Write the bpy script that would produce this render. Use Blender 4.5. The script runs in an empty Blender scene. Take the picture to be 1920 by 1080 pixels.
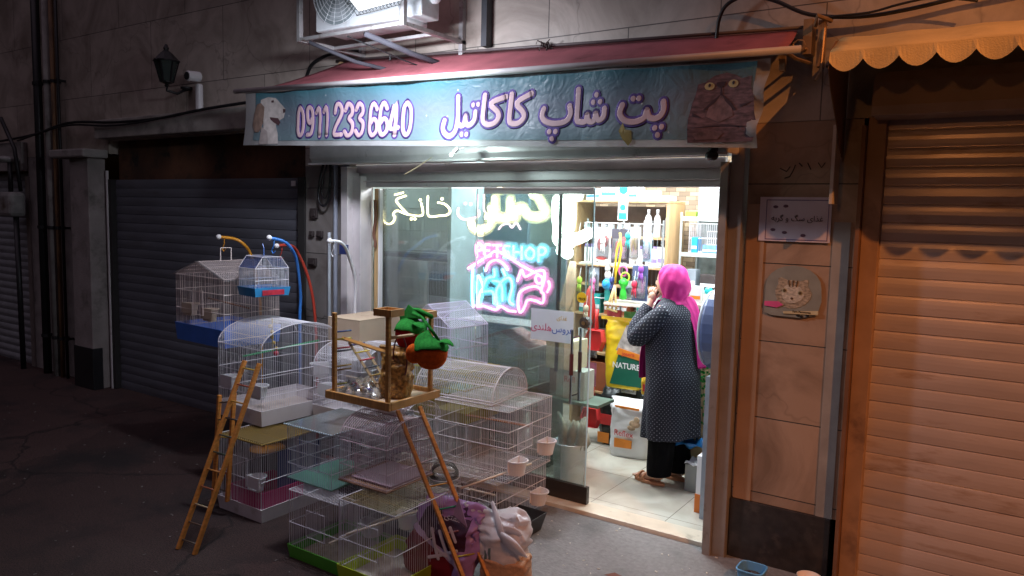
import bpy, bmesh, math, random
from mathutils import noise as mnoise
from mathutils import Vector, Matrix, Euler
random.seed(7)
R=math.radians
SC=bpy.context.scene
COL=SC.collection
# ---------------------------------------------------------------- camera
cd=bpy.data.cameras.new('camera'); cam=bpy.data.objects.new('camera',cd); COL.objects.link(cam)
cd.sensor_width=36; cd.lens=26.593; cd.clip_end=300; cd.clip_start=0.05
def cam_matrix(yaw,pitch,roll):
    cy,sy=math.cos(yaw),math.sin(yaw)
    f=Vector((sy*math.cos(pitch),cy*math.cos(pitch),-math.sin(pitch)))
    r=Vector((cy,-sy,0)); d=f.cross(r)
    cr,sr=math.cos(roll),math.sin(roll)
    r2=cr*r+sr*d; d2=-sr*r+cr*d
    m=Matrix((r2,-d2,-f)).transposed()
    return m.to_4x4()
cam.matrix_world=Matrix.Translation((0,0,2.2))@cam_matrix(-0.590473,0.0968104,-0.0235178)
SC.camera=cam
# ---------------------------------------------------------------- world, lamps, exposure
W=bpy.data.worlds.new('World'); SC.world=W; W.use_nodes=True
wn=W.node_tree; bg=wn.nodes['Background']
sky=wn.nodes.new('ShaderNodeTexSky'); sky.sky_type='NISHITA'; sky.sun_disc=False
sky.sun_elevation=R(-4.0); sky.sun_rotation=R(200)
wn.links.new(sky.outputs[0],bg.inputs[0]); bg.inputs[1].default_value=0.1
SC.view_settings.view_transform='Standard'; SC.view_settings.look='None'
SC.view_settings.exposure=0; SC.view_settings.gamma=1
SC.cycles.max_bounces=8; SC.cycles.transparent_max_bounces=24
SC.cycles.diffuse_bounces=3; SC.cycles.glossy_bounces=3
SC.cycles.sample_clamp_indirect=4
def lamp(name,typ,loc,energy,col,target=None,**kw):
    l=bpy.data.lights.new(name,typ); l.energy=energy; l.color=col
    for k,v in kw.items(): setattr(l,k,v)
    o=bpy.data.objects.new(name,l); COL.objects.link(o); o.location=loc
    if target is not None:
        o.rotation_euler=(Vector(target)-Vector(loc)).to_track_quat('-Z','Y').to_euler()
    return o
# sodium street lamp up the road on the right, and a second weaker one across the street
lamp('street_lamp_light','SPOT',(5.6,-0.9,8.3),2400,(1,.345,.08),(1.0,4.8,1.6),spot_size=R(40),spot_blend=.6,shadow_soft_size=.05)
lamp('far_street_lamp_light','SPOT',(-.85,-4.5,3.6),100,(1,.36,.10),(1.9,4.8,1.4),spot_size=R(48),spot_blend=.6,shadow_soft_size=.11)
lamp('ambient_fill','SUN',(0,0,9),0.34,(1,.76,.96),(-1.0,5,-2.5),angle=R(80))  # added soft fill that lifts the purplish ambient
# the cool white fluorescent lamp in front of the air conditioner
lamp('flood_lamp_light','AREA',(-3.72,3.55,3.44),60,(.86,.88,1.0),(-3.85,4.25,2.2),shape='RECTANGLE',size=.35,size_y=.15)
lamp('flood_lamp_back','POINT',(-3.74,3.72,3.86),2.5,(.75,.9,1.0),shadow_soft_size=.06)
# inside the shop: two rows of ceiling tubes
for i,(x,y) in enumerate(((-2.4,5.8),(-2.6,6.7),(-4.0,6.0))):
    lamp('shop_ceiling_light','AREA',(x,y,2.86),(66,54,105)[i],(.90,.97,1.0),(x,y,0),shape='RECTANGLE',size=1.1,size_y=.3)
lamp('banner_bulb_light','POINT',(-3.44,4.07,2.66),11,(.75,1,.95),shadow_soft_size=.03)
# ---------------------------------------------------------------- helpers
_m={}
def M(name,col=(.5,.5,.5),rough=.6,metal=0,var=.18,scale=6,bump=0,bscale=60,emit=None,es=0,spec=.5,dirt=None,dscale=2.5,dpos=.55,stretch=(1,1,1),sub=0,trans=0):
    if name in _m: return _m[name]
    m=bpy.data.materials.new(name); m.use_nodes=True; nt=m.node_tree; N=nt.nodes; L=nt.links
    b=N['Principled BSDF']; b.inputs['Roughness'].default_value=rough; b.inputs['Metallic'].default_value=metal
    b.inputs['Specular IOR Level'].default_value=spec
    tc=N.new('ShaderNodeTexCoord'); mp=N.new('ShaderNodeMapping'); L.new(tc.outputs['Object'],mp.inputs[0]); mp.inputs['Scale'].default_value=stretch
    out=None
    c=(*col,1)
    if var>0:
        n=N.new('ShaderNodeTexNoise'); n.inputs['Scale'].default_value=scale; n.inputs['Detail'].default_value=6; L.new(mp.outputs[0],n.inputs['Vector'])
        r=N.new('ShaderNodeValToRGB'); r.color_ramp.elements[0].position=.3; r.color_ramp.elements[1].position=.7
        r.color_ramp.elements[0].color=(*[x*(1-var) for x in col],1); r.color_ramp.elements[1].color=(*[min(1,x*(1+var)) for x in col],1)
        L.new(n.outputs[0],r.inputs[0]); out=r.outputs[0]
    if dirt:
        n2=N.new('ShaderNodeTexNoise'); n2.inputs['Scale'].default_value=dscale; n2.inputs['Detail'].default_value=9; n2.inputs['Roughness'].default_value=.65; L.new(mp.outputs[0],n2.inputs['Vector'])
        r2=N.new('ShaderNodeValToRGB'); r2.color_ramp.elements[0].position=dpos; r2.color_ramp.elements[1].position=dpos+.16
        L.new(n2.outputs[0],r2.inputs[0]); mx=N.new('ShaderNodeMix'); mx.data_type='RGBA'; L.new(r2.outputs[0],mx.inputs[0])
        if out: L.new(out,mx.inputs[6])
        else: mx.inputs[6].default_value=c
        mx.inputs[7].default_value=(*dirt,1); out=mx.outputs[2]
    if out: L.new(out,b.inputs['Base Color'])
    else: b.inputs['Base Color'].default_value=c
    if bump:
        n3=N.new('ShaderNodeTexNoise'); n3.inputs['Scale'].default_value=bscale; n3.inputs['Detail'].default_value=5; L.new(mp.outputs[0],n3.inputs['Vector'])
        bp=N.new('ShaderNodeBump'); bp.inputs['Strength'].default_value=bump; bp.inputs['Distance'].default_value=.01; L.new(n3.outputs[0],bp.inputs['Height']); L.new(bp.outputs[0],b.inputs['Normal'])
    if emit: b.inputs['Emission Color'].default_value=(*emit,1); b.inputs['Emission Strength'].default_value=es
    if sub: b.inputs['Subsurface Weight'].default_value=sub; b.inputs['Subsurface Radius'].default_value=(.01,.006,.004)
    if trans:
        # thin translucent sheet: mixes in light arriving from behind
        t=N.new('ShaderNodeBsdfTranslucent'); ms=N.new('ShaderNodeMixShader'); ms.inputs[0].default_value=trans
        if out: L.new(out,t.inputs[0])
        else: t.inputs[0].default_value=c
        o=N['Material Output']; L.new(b.outputs[0],ms.inputs[1]); L.new(t.outputs[0],ms.inputs[2]); L.new(ms.outputs[0],o.inputs[0])
    _m[name]=m; return m
def sheer(name,tint,alpha,rough=.05,gl=.08):
    """thin see-through sheet (glass, clear film): transparent + a little dust and haze + fresnel gloss"""
    if name in _m: return _m[name]
    m=bpy.data.materials.new(name); m.use_nodes=True; N=m.node_tree.nodes; L=m.node_tree.links; N.clear()
    o=N.new('ShaderNodeOutputMaterial'); t=N.new('ShaderNodeBsdfTransparent'); t.inputs[0].default_value=(*tint,1)
    d=N.new('ShaderNodeBsdfDiffuse'); d.inputs[0].default_value=(.62,.68,.7,1)
    g=N.new('ShaderNodeBsdfGlossy'); g.inputs['Roughness'].default_value=rough
    m1=N.new('ShaderNodeMixShader'); m1.inputs[0].default_value=alpha; L.new(t.outputs[0],m1.inputs[1]); L.new(d.outputs[0],m1.inputs[2])
    fr=N.new('ShaderNodeFresnel'); fr.inputs[0].default_value=1.45
    ma=N.new('ShaderNodeMath'); ma.operation='MULTIPLY_ADD'; ma.inputs[1].default_value=1; ma.inputs[2].default_value=gl; L.new(fr.outputs[0],ma.inputs[0])
    m2=N.new('ShaderNodeMixShader'); L.new(ma.outputs[0],m2.inputs[0]); L.new(m1.outputs[0],m2.inputs[1]); L.new(g.outputs[0],m2.inputs[2]); L.new(m2.outputs[0],o.inputs[0])
    _m[name]=m; return m
def E(name,col,s):
    if name in _m: return _m[name]
    m=bpy.data.materials.new(name); m.use_nodes=True; N=m.node_tree.nodes; b=N['Principled BSDF']
    b.inputs['Base Color'].default_value=(.8,.8,.8,1); b.inputs['Emission Color'].default_value=(*col,1); b.inputs['Emission Strength'].default_value=s
    _m[name]=m; return m
class B:
    def __init__(s): s.v=[]; s.f=[]; s.uv=None
    def add(s,vs,fs):
        n=len(s.v); s.v+= [tuple(v) for v in vs]; s.f+=[tuple(i+n for i in f) for f in fs]; return s
    def box(s,x0,x1,y0,y1,z0,z1,m=None):
        vs=[Vector(p) for p in ((x0,y0,z0),(x1,y0,z0),(x1,y1,z0),(x0,y1,z0),(x0,y0,z1),(x1,y0,z1),(x1,y1,z1),(x0,y1,z1))]
        if m is not None: vs=[m@v for v in vs]
        return s.add(vs,((0,3,2,1),(4,5,6,7),(0,1,5,4),(1,2,6,5),(2,3,7,6),(3,0,4,7)))
    def cbox(s,c,d,rot=(0,0,0)):
        m=Matrix.Translation(c)@Euler(rot).to_matrix().to_4x4(); return s.box(-d[0]/2,d[0]/2,-d[1]/2,d[1]/2,-d[2]/2,d[2]/2,m)
    def tray(s,x0,x1,y0,y1,z0,z1,t=.006,fl=.0):
        # open tray with flared walls
        f=fl
        o=[(x0+f,y0+f,z0),(x1-f,y0+f,z0),(x1-f,y1-f,z0),(x0+f,y1-f,z0),(x0,y0,z1),(x1,y0,z1),(x1,y1,z1),(x0,y1,z1)]
        i=[(x0+t,y0+t,z1),(x1-t,y0+t,z1),(x1-t,y1-t,z1),(x0+t,y1-t,z1),(x0+f+t,y0+f+t,z0+t),(x1-f-t,y0+f+t,z0+t),(x1-f-t,y1-f-t,z0+t),(x0+f+t,y1-f-t,z0+t)]
        fs=[(0,3,2,1)]
        for k in range(4):
            j=(k+1)%4; fs+=[(k,j,4+j,4+k),(4+k,4+j,8+j,8+k),(8+k,8+j,12+j,12+k)]
        fs.append((12,13,14,15)); return s.add(o+i,fs)
    def ring(s,c,u,v,r,n,sx=1,sy=1):
        return [Vector(c)+u*(math.cos(2*math.pi*k/n)*r*sx)+v*(math.sin(2*math.pi*k/n)*r*sy) for k in range(n)]
    def tube(s,pts,r,n=6,caps=True):
        pts=[Vector(p) for p in pts]; rs=r if isinstance(r,(list,tuple)) else [r]*len(pts)
        base=len(s.v); up=None; K=len(pts)
        for i,p in enumerate(pts):
            d=(pts[min(i+1,K-1)]-pts[max(i-1,0)])
            if d.length<1e-9: d=Vector((0,0,1))
            d.normalize()
            if up is None:
                up=Vector((0,0,1)) if abs(d.z)<.9 else Vector((1,0,0))
            u=d.cross(up)
            if u.length<1e-4: u=d.cross(Vector((0,1,0)))
            u.normalize(); v=u.cross(d).normalized(); up=v
            s.v+=[tuple(q) for q in s.ring(p,u,v,rs[i],n)]
        for i in range(K-1):
            for k in range(n):
                a=base+i*n+k; b=base+i*n+(k+1)%n; s.f.append((a,b,b+n,a+n))
        if caps:
            s.f.append(tuple(base+k for k in range(n))[::-1]); s.f.append(tuple(base+(K-1)*n+k for k in range(n)))
        return s
    def wire(s,p,q,r=.0016):
        return s.tube((p,q),r,3,False)
    def lathe(s,prof,c=(0,0,0),n=20,sx=1,sy=1,cap=True):
        base=len(s.v)
        for (r,z) in prof:
            for k in range(n):
                a=2*math.pi*k/n; s.v.append((c[0]+r*sx*math.cos(a),c[1]+r*sy*math.sin(a),c[2]+z))
        for i in range(len(prof)-1):
            for k in range(n):
                a=base+i*n+k; b=base+i*n+(k+1)%n; s.f.append((a,b,b+n,a+n))
        if cap:
            s.f.append(tuple(base+k for k in range(n))[::-1]); s.f.append(tuple(base+(len(prof)-1)*n+k for k in range(n)))
        return s
    def ball(s,c,r,n=10,m=7,sc=(1,1,1)):
        base=len(s.v)
        for i in range(m+1):
            t=math.pi*i/m
            for k in range(n):
                a=2*math.pi*k/n; s.v.append((c[0]+r*sc[0]*math.sin(t)*math.cos(a),c[1]+r*sc[1]*math.sin(t)*math.sin(a),c[2]+r*sc[2]*math.cos(t)))
        for i in range(m):
            for k in range(n):
                a=base+i*n+k; b=base+i*n+(k+1)%n; s.f.append((a,a+n,b+n,b))
        return s
    def poly(s,pts,t,ax='y'):
        """extruded outline in XZ (ax y) : pts (x,z), from y=0 to y=t given as (y0,y1)"""
        n=len(pts); y0,y1=t
        if ax=='y': vs=[(x,y0,z) for x,z in pts]+[(x,y1,z) for x,z in pts]
        elif ax=='x': vs=[(y0,x,z) for x,z in pts]+[(y1,x,z) for x,z in pts]
        else: vs=[(x,z,y0) for x,z in pts]+[(x,z,y1) for x,z in pts]
        fs=[tuple(range(n)),tuple(range(2*n-1,n-1,-1))]+[(k,k+n,(k+1)%n+n,(k+1)%n) for k in range(n)]
        return s.add(vs,fs)
    def grid(s,nu,nv,fn):
        base=len(s.v); s.v+=[tuple(fn(i/(nu-1),j/(nv-1))) for j in range(nv) for i in range(nu)]
        for j in range(nv-1):
            for i in range(nu-1):
                a=base+j*nu+i; s.f.append((a,a+1,a+nu+1,a+nu))
        return s
    def build(s,name,mat,parent=None,smooth=False,bevel=0,solid=0,loc=None,rot=None,sub=0):
        me=bpy.data.meshes.new(name); me.from_pydata(s.v,[],s.f); me.update()
        bm=bmesh.new(); bm.from_mesh(me); bmesh.ops.recalc_face_normals(bm,faces=bm.faces); bm.to_mesh(me); bm.free()
        if smooth:
            for p in me.polygons: p.use_smooth=True
        if mat: me.materials.append(mat)
        o=bpy.data.objects.new(name,me); COL.objects.link(o)
        if parent: o.parent=parent
        if loc: o.location=loc
        if rot: o.rotation_euler=rot
        if bevel:
            b=o.modifiers.new('bevel','BEVEL'); b.width=bevel; b.segments=2; b.limit_method='ANGLE'
        if solid:
            q=o.modifiers.new('solid','SOLIDIFY'); q.thickness=solid
        if sub:
            q=o.modifiers.new('sub','SUBSURF'); q.levels=sub; q.render_levels=sub
        return o
def tag(o,label,cat,group=None,kind=None):
    if label: o['label']=label
    if cat: o['category']=cat
    if group: o['group']=group
    if kind: o['kind']=kind
    return o
def thing(name,label,cat,loc=(0,0,0),rz=0,group=None):
    o=bpy.data.objects.new(name,None); o.empty_display_size=.1; COL.objects.link(o); o.location=loc; o.rotation_euler=(0,0,rz)
    return tag(o,label,cat,group)
def wm(o):
    m=o.matrix_basis.copy()
    if o.parent: m=wm(o.parent)@o.matrix_parent_inverse@m
    return m
def child(b,name,mat,par,**k):
    # geometry written in world coordinates, kept in place when parented
    o=b.build(name,mat,par,**k); o.matrix_parent_inverse=wm(par).inverted(); return o
def struct(o): o['kind']='structure'; return o
def part_label(o,l): o['label']=l; return o
def text_mesh(name,body,size,mat,parent,loc,rot=(R(90),0,0),sx=1,offset=0,ext=.0008,align='CENTER',world=True):
    t=bpy.data.curves.new(name,'FONT'); t.body=body; t.size=size; t.align_x=align; t.align_y='CENTER'; t.offset=offset; t.extrude=ext
    o=bpy.data.objects.new(name+'_c',t); COL.objects.link(o)
    d=bpy.context.evaluated_depsgraph_get(); d.update()
    me=bpy.data.meshes.new_from_object(o.evaluated_get(d)); bpy.data.objects.remove(o)
    me.name=name; me.materials.clear(); me.materials.append(mat)
    q=bpy.data.objects.new(name,me); COL.objects.link(q); q.parent=parent; q.location=loc
    if world: q.matrix_parent_inverse=wm(parent).inverted()
    q.location=loc; q.rotation_euler=rot; q.scale=(sx,1,1)
    return q
def stroke(b,pts,r,yfn,flat=.12,n=8):
    """rounded pen strokes lying on a wall facing -Y; pts are (x,z)"""
    base=len(b.v)
    P=[]
    if len(pts)==1: P=[pts[0]]
    else:
        # catmull-rom smoothing
        q=[pts[0]]+list(pts)+[pts[-1]]
        for i in range(1,len(q)-2):
            for k in range(4):
                t=k/4; p0,p1,p2,p3=q[i-1],q[i],q[i+1],q[i+2]
                P.append(tuple(.5*((2*p1[a])+(-p0[a]+p2[a])*t+(2*p0[a]-5*p1[a]+4*p2[a]-p3[a])*t*t+(-p0[a]+3*p1[a]-3*p2[a]+p3[a])*t**3) for a in (0,1)))
        P.append(pts[-1])
    st=len(b.v)
    if len(P)>1: b.tube([(x,0,z) for x,z in P],r,n)
    b.ball((P[0][0],0,P[0][1]),r,10,6)
    if len(P)>1: b.ball((P[-1][0],0,P[-1][1]),r,10,6)
    for i in range(st,len(b.v)):
        x,y,z=b.v[i]; b.v[i]=(x,yfn(x,z)+y*flat,z)
# ---- traced lettering of the banner and the neon signs, metres on their own planes (x, z)
BANNER_S=[[(-1.826,2.888),(-1.821,2.842),(-1.84,2.804),(-1.875,2.79),(-1.912,2.804),(-1.929,2.844)],[(-1.929,2.844),(-1.945,2.798),(-2.005,2.777),(-2.068,2.789),(-2.104,2.831),(-2.092,2.883)],[(-2.023,2.919)],[(-1.987,2.919)],[(-1.868,2.735)],[(-1.824,2.74)],[(-1.85,2.693)],[(-2.213,2.869),(-2.216,2.819),(-2.252,2.801),(-2.276,2.842)],[(-2.276,2.842),(-2.288,2.797),(-2.325,2.799),(-2.34,2.839)],[(-2.34,2.839),(-2.351,2.798),(-2.394,2.799),(-2.417,2.825),(-2.413,3.001)],[(-2.276,2.959)],[(-2.3,2.915)],[(-2.248,2.915)],[(-2.476,2.903),(-2.467,2.851),(-2.5,2.806),(-2.578,2.795),(-2.646,2.813),(-2.676,2.852),(-2.666,2.895)],[(-2.612,2.744)],[(-2.567,2.744)],[(-2.592,2.698)],[(-2.767,3.002),(-2.886,2.949),(-2.834,2.89),(-2.821,2.85),(-2.854,2.815),(-2.906,2.81),(-2.936,2.846),(-2.927,3.008)],[(-2.972,2.994),(-3.086,2.954),(-3.031,2.896),(-3.021,2.855),(-3.053,2.817),(-3.111,2.813),(-3.146,2.857),(-3.136,3.012)],[(-3.238,2.953)],[(-3.193,2.955)],[(-3.215,2.903),(-3.219,2.852),(-3.254,2.819),(-3.291,2.825),(-3.305,2.88)],[(-3.305,2.88),(-3.319,2.819),(-3.366,2.826),(-3.376,2.868),(-3.377,3.017)],[(-3.376,2.868),(-3.392,2.786),(-3.438,2.748),(-3.486,2.764),(-3.51,2.807),(-3.497,2.858)],[(-3.331,2.755)],[(-3.285,2.753)]]
DIGIT_S=[[(-5.04,3.042),(-5.067,2.989),(-5.068,2.856),(-5.041,2.812),(-5.01,2.853),(-5.009,2.986),(-5.04,3.042)],[(-4.905,2.945),(-4.932,2.91),(-4.957,2.947),(-4.956,3.013),(-4.931,3.036),(-4.901,3.01),(-4.896,2.908),(-4.914,2.825),(-4.954,2.815)],[(-4.852,2.989),(-4.808,3.017),(-4.808,2.803)],[(-4.755,2.99),(-4.712,3.017),(-4.712,2.803)],[(-4.61,2.976),(-4.593,3.028),(-4.56,3.037),(-4.535,3.001),(-4.543,2.95),(-4.602,2.86),(-4.615,2.802),(-4.531,2.799)],[(-4.498,2.987),(-4.469,3.035),(-4.433,3.012),(-4.428,2.961),(-4.46,2.922),(-4.422,2.88),(-4.427,2.812),(-4.465,2.787),(-4.501,2.821)],[(-4.387,2.987),(-4.358,3.031),(-4.323,3.008),(-4.319,2.961),(-4.351,2.92),(-4.312,2.881),(-4.315,2.813),(-4.35,2.786),(-4.386,2.822)],[(-4.165,2.98),(-4.196,3.021),(-4.228,2.989),(-4.236,2.911),(-4.233,2.821),(-4.198,2.78),(-4.16,2.812),(-4.164,2.88),(-4.199,2.904),(-4.23,2.866)],[(-4.065,2.98),(-4.091,3.02),(-4.122,2.989),(-4.133,2.906),(-4.126,2.817),(-4.094,2.78),(-4.056,2.814),(-4.061,2.88),(-4.095,2.904),(-4.124,2.867)],[(-3.98,2.775),(-3.982,3.019),(-4.03,2.835),(-3.953,2.831)],[(-3.871,3.012),(-3.907,2.965),(-3.909,2.829),(-3.875,2.773),(-3.839,2.815),(-3.834,2.956),(-3.871,3.012)]]
NEON_S={'warm':[[(-4.803,2.204),(-4.799,2.129),(-4.743,2.09),(-4.681,2.101),(-4.651,2.149),(-4.672,2.178),(-4.627,2.211),(-4.553,2.192),(-4.48,2.177),(-4.329,2.176),(-4.343,2.277)],[(-4.496,2.179),(-4.6,2.26),(-4.633,2.308),(-4.526,2.342)],[(-4.65,2.35),(-4.555,2.37)],[(-4.455,2.141)],[(-4.415,2.142)],[(-4.354,2.307)],[(-4.269,2.338),(-4.263,2.177),(-4.143,2.174),(-4.045,2.188),(-4.026,2.229),(-4.084,2.275),(-4.153,2.286)],[(-4.112,2.318)]],'pink':[[(-3.947,2.242),(-3.948,2.189),(-3.889,2.15),(-3.802,2.16),(-3.734,2.182),(-3.732,2.222)],[(-3.874,2.283)],[(-3.817,2.278)],[(-3.679,2.353),(-3.673,2.223),(-3.605,2.179)],[(-3.527,2.08),(-3.494,2.111),(-3.433,2.124),(-3.399,2.095),(-3.36,2.135),(-3.319,2.087)]],'cream':[[(-3.809,2.123),(-3.786,2.084),(-3.714,2.06),(-3.631,2.088),(-3.597,2.14),(-3.633,2.179)],[(-3.568,2.331),(-3.558,2.208),(-3.509,2.173),(-3.428,2.175),(-3.416,2.321)],[(-3.361,2.177),(-3.35,2.245),(-3.298,2.257),(-3.257,2.203),(-3.191,2.18),(-3.115,2.19),(-3.078,2.222),(-3.145,2.323),(-3.169,2.355)],[(-3.515,2.398)],[(-3.204,2.366)],[(-3.607,2.252),(-3.564,2.172),(-3.361,2.177)]],'white':[[(-2.947,2.365),(-3.015,2.354),(-3.091,2.331),(-3.097,2.209),(-3.084,2.11),(-3.031,2.067),(-3.003,2.012),(-2.928,2.026),(-2.843,2.068)],[(-3.143,2.331),(-3.145,2.197),(-3.128,2.086),(-3.132,2.008),(-3.079,1.976),(-3.003,1.99)],[(-3.077,1.92)],[(-3.025,1.901)],[(-3.013,2.277),(-3.01,2.189),(-3.02,2.111)]]}
PET_S={'pink':[[(-3.745,1.845),(-3.751,1.942),(-3.705,1.946),(-3.694,1.91),(-3.746,1.891)],[(-3.604,1.857),(-3.66,1.855),(-3.665,1.943),(-3.611,1.948)],[(-3.661,1.9),(-3.619,1.902)],[(-3.579,1.947),(-3.503,1.95)],[(-3.541,1.948),(-3.539,1.855)],[(-3.829,1.744),(-3.639,1.85),(-3.55,1.9),(-3.433,1.86),(-3.297,1.795),(-3.172,1.748)],[(-3.771,1.426),(-3.657,1.436),(-3.544,1.417),(-3.49,1.45),(-3.42,1.423),(-3.346,1.421)],[(-3.65,1.735),(-3.617,1.8),(-3.541,1.827),(-3.471,1.797),(-3.43,1.754)],[(-3.333,1.671),(-3.296,1.762),(-3.262,1.709),(-3.172,1.753),(-3.089,1.764),(-3.084,1.688),(-3.109,1.61),(-3.083,1.579),(-3.093,1.512),(-3.158,1.524),(-3.23,1.525),(-3.255,1.477),(-3.286,1.424),(-3.313,1.432),(-3.322,1.527),(-3.291,1.596),(-3.175,1.638),(-3.11,1.621)],[(-3.145,1.733),(-3.164,1.704),(-3.147,1.667),(-3.111,1.67),(-3.1,1.709),(-3.145,1.733)],[(-3.042,1.685),(-3.032,1.648),(-3.052,1.603)]],'cyan':[[(-3.421,1.945),(-3.462,1.943),(-3.468,1.909),(-3.427,1.9),(-3.426,1.861),(-3.47,1.855)],[(-3.381,1.946),(-3.379,1.858)],[(-3.301,1.944),(-3.299,1.853)],[(-3.38,1.902),(-3.3,1.9)],[(-3.226,1.942),(-3.261,1.908),(-3.257,1.869),(-3.22,1.852),(-3.188,1.873),(-3.186,1.916),(-3.226,1.942)],[(-3.14,1.842),(-3.139,1.94),(-3.095,1.946),(-3.079,1.921),(-3.099,1.893),(-3.137,1.889)],[(-3.785,1.733),(-3.789,1.582),(-3.779,1.443)],[(-3.743,1.446),(-3.741,1.689),(-3.675,1.602),(-3.702,1.553),(-3.728,1.447)],[(-3.675,1.602),(-3.634,1.673),(-3.565,1.689),(-3.566,1.746)],[(-3.674,1.556),(-3.576,1.563),(-3.559,1.473)],[(-3.524,1.453),(-3.541,1.566),(-3.481,1.661),(-3.414,1.688),(-3.385,1.623),(-3.409,1.508),(-3.375,1.477)],[(-3.578,1.654),(-3.495,1.637),(-3.477,1.503)],[(-3.484,1.751),(-3.455,1.708)]]}
# ================================================================= SETTING
def slab(name,col,bw,rh,oz=0,ox=0,mortar=(.05,.045,.04),ms=.004,col2=None,veins=.5,rough=.45,offset=.5,dirtk=.5):
    m=bpy.data.materials.new(name); m.use_nodes=True; N=m.node_tree.nodes; L=m.node_tree.links; b=N['Principled BSDF']
    g=N.new('ShaderNodeNewGeometry'); sp=N.new('ShaderNodeSeparateXYZ'); L.new(g.outputs['Position'],sp.inputs[0])
    cb=N.new('ShaderNodeCombineXYZ'); ax=N.new('ShaderNodeMath'); ax.inputs[1].default_value=ox; az=N.new('ShaderNodeMath'); az.inputs[1].default_value=oz
    L.new(sp.outputs[0],ax.inputs[0]); L.new(sp.outputs[2],az.inputs[0]); L.new(ax.outputs[0],cb.inputs[0]); L.new(az.outputs[0],cb.inputs[1])
    br=N.new('ShaderNodeTexBrick'); br.inputs['Scale'].default_value=1; br.inputs['Brick Width'].default_value=bw; br.inputs['Row Height'].default_value=rh; br.inputs['Mortar Size'].default_value=ms; br.inputs['Mortar Smooth'].default_value=.3; br.offset=offset
    c2=col2 or tuple(x*.88 for x in col)
    br.inputs['Color1'].default_value=(*col,1); br.inputs['Color2'].default_value=(*c2,1); br.inputs['Mortar'].default_value=(*mortar,1); L.new(cb.outputs[0],br.inputs[0])
    n=N.new('ShaderNodeTexNoise'); n.inputs['Scale'].default_value=1.6; n.inputs['Detail'].default_value=10; n.inputs['Roughness'].default_value=.62; n.inputs['Distortion'].default_value=1.2; L.new(g.outputs['Position'],n.inputs['Vector'])
    r=N.new('ShaderNodeValToRGB'); r.color_ramp.elements[0].position=.32; r.color_ramp.elements[0].color=(1-dirtk,1-dirtk*1.05,1-dirtk*1.1,1); r.color_ramp.elements[1].position=.62; r.color_ramp.elements[1].color=(1,1,1,1); L.new(n.outputs[0],r.inputs[0])
    mx=N.new('ShaderNodeMix'); mx.data_type='RGBA'; mx.blend_type='MULTIPLY'; mx.inputs[0].default_value=1; L.new(br.outputs[0],mx.inputs[6]); L.new(r.outputs[0],mx.inputs[7])
    # thin cracks
    v=N.new('ShaderNodeTexVoronoi'); v.feature='DISTANCE_TO_EDGE'; v.inputs['Scale'].default_value=.9
    nn=N.new('ShaderNodeTexNoise'); nn.inputs['Scale'].default_value=5; L.new(g.outputs['Position'],nn.inputs['Vector'])
    vm=N.new('ShaderNodeMix'); vm.data_type='VECTOR'; vm.inputs[0].default_value=.25; L.new(g.outputs['Position'],vm.inputs[4]); L.new(nn.outputs[1],vm.inputs[5]); L.new(vm.outputs[1],v.inputs['Vector'])
    rr=N.new('ShaderNodeValToRGB'); rr.color_ramp.elements[0].position=0; rr.color_ramp.elements[0].color=(1-veins,)*3+(1,); rr.color_ramp.elements[1].position=.006; L.new(v.outputs[0],rr.inputs[0])
    m3=N.new('ShaderNodeMix'); m3.data_type='RGBA'; m3.blend_type='MULTIPLY'; m3.inputs[0].default_value=1; L.new(mx.outputs[2],m3.inputs[6]); L.new(rr.outputs[0],m3.inputs[7])
    L.new(m3.outputs[2],b.inputs['Base Color']); b.inputs['Roughness'].default_value=rough
    bp=N.new('ShaderNodeBump'); bp.inputs['Strength'].default_value=.5; bp.inputs['Distance'].default_value=.01; bp.invert=True; L.new(br.outputs['Fac'],bp.inputs['Height']); L.new(bp.outputs[0],b.inputs['Normal'])
    return m
m_upper=slab('marble_slabs',(.53,.47,.41),1.27,.72,oz=-3.48+.72*5,ox=.41,veins=.3,mortar=(.13,.12,.11))
m_pier=slab('travertine_slabs',(.43,.31,.23),3.0,.49,oz=-.955+.49*4,ox=6.3,veins=.2)
m_pierl=slab('grimy_pier_stone',(.25,.23,.22),3,.6,veins=.6)
m_conc=M('concrete',(.30,.285,.27),.85,var=.25,scale=5,bump=.4,bscale=40,dirt=(.10,.09,.085),dscale=3)
m_asph=M('asphalt',(.060,.031,.027),.8,var=.75,scale=95,bump=1.0,bscale=160,dirt=(.022,.014,.014),dscale=1.3,dpos=.48)
m_apron=M('cement_apron',(.17,.165,.165),.75,var=.16,scale=30,bump=.6,bscale=60,dirt=(.11,.11,.11),dscale=2.2,dpos=.5)
m_steel=M('painted_steel',(.30,.27,.25),.45,metal=.3,var=.15,dirt=(.17,.13,.1),dscale=8,dpos=.6)
m_steelw=M('grey_white_steel',(.66,.62,.63),.4,metal=.2,var=.1,dirt=(.25,.22,.2),dscale=7,dpos=.62)
m_dark=M('dark_void',(.02,.018,.018),.9)
m_black=M('black_plastic',(.015,.015,.017),.45)
m_white=M('white_paint',(.75,.75,.76),.5,var=.06)
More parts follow.
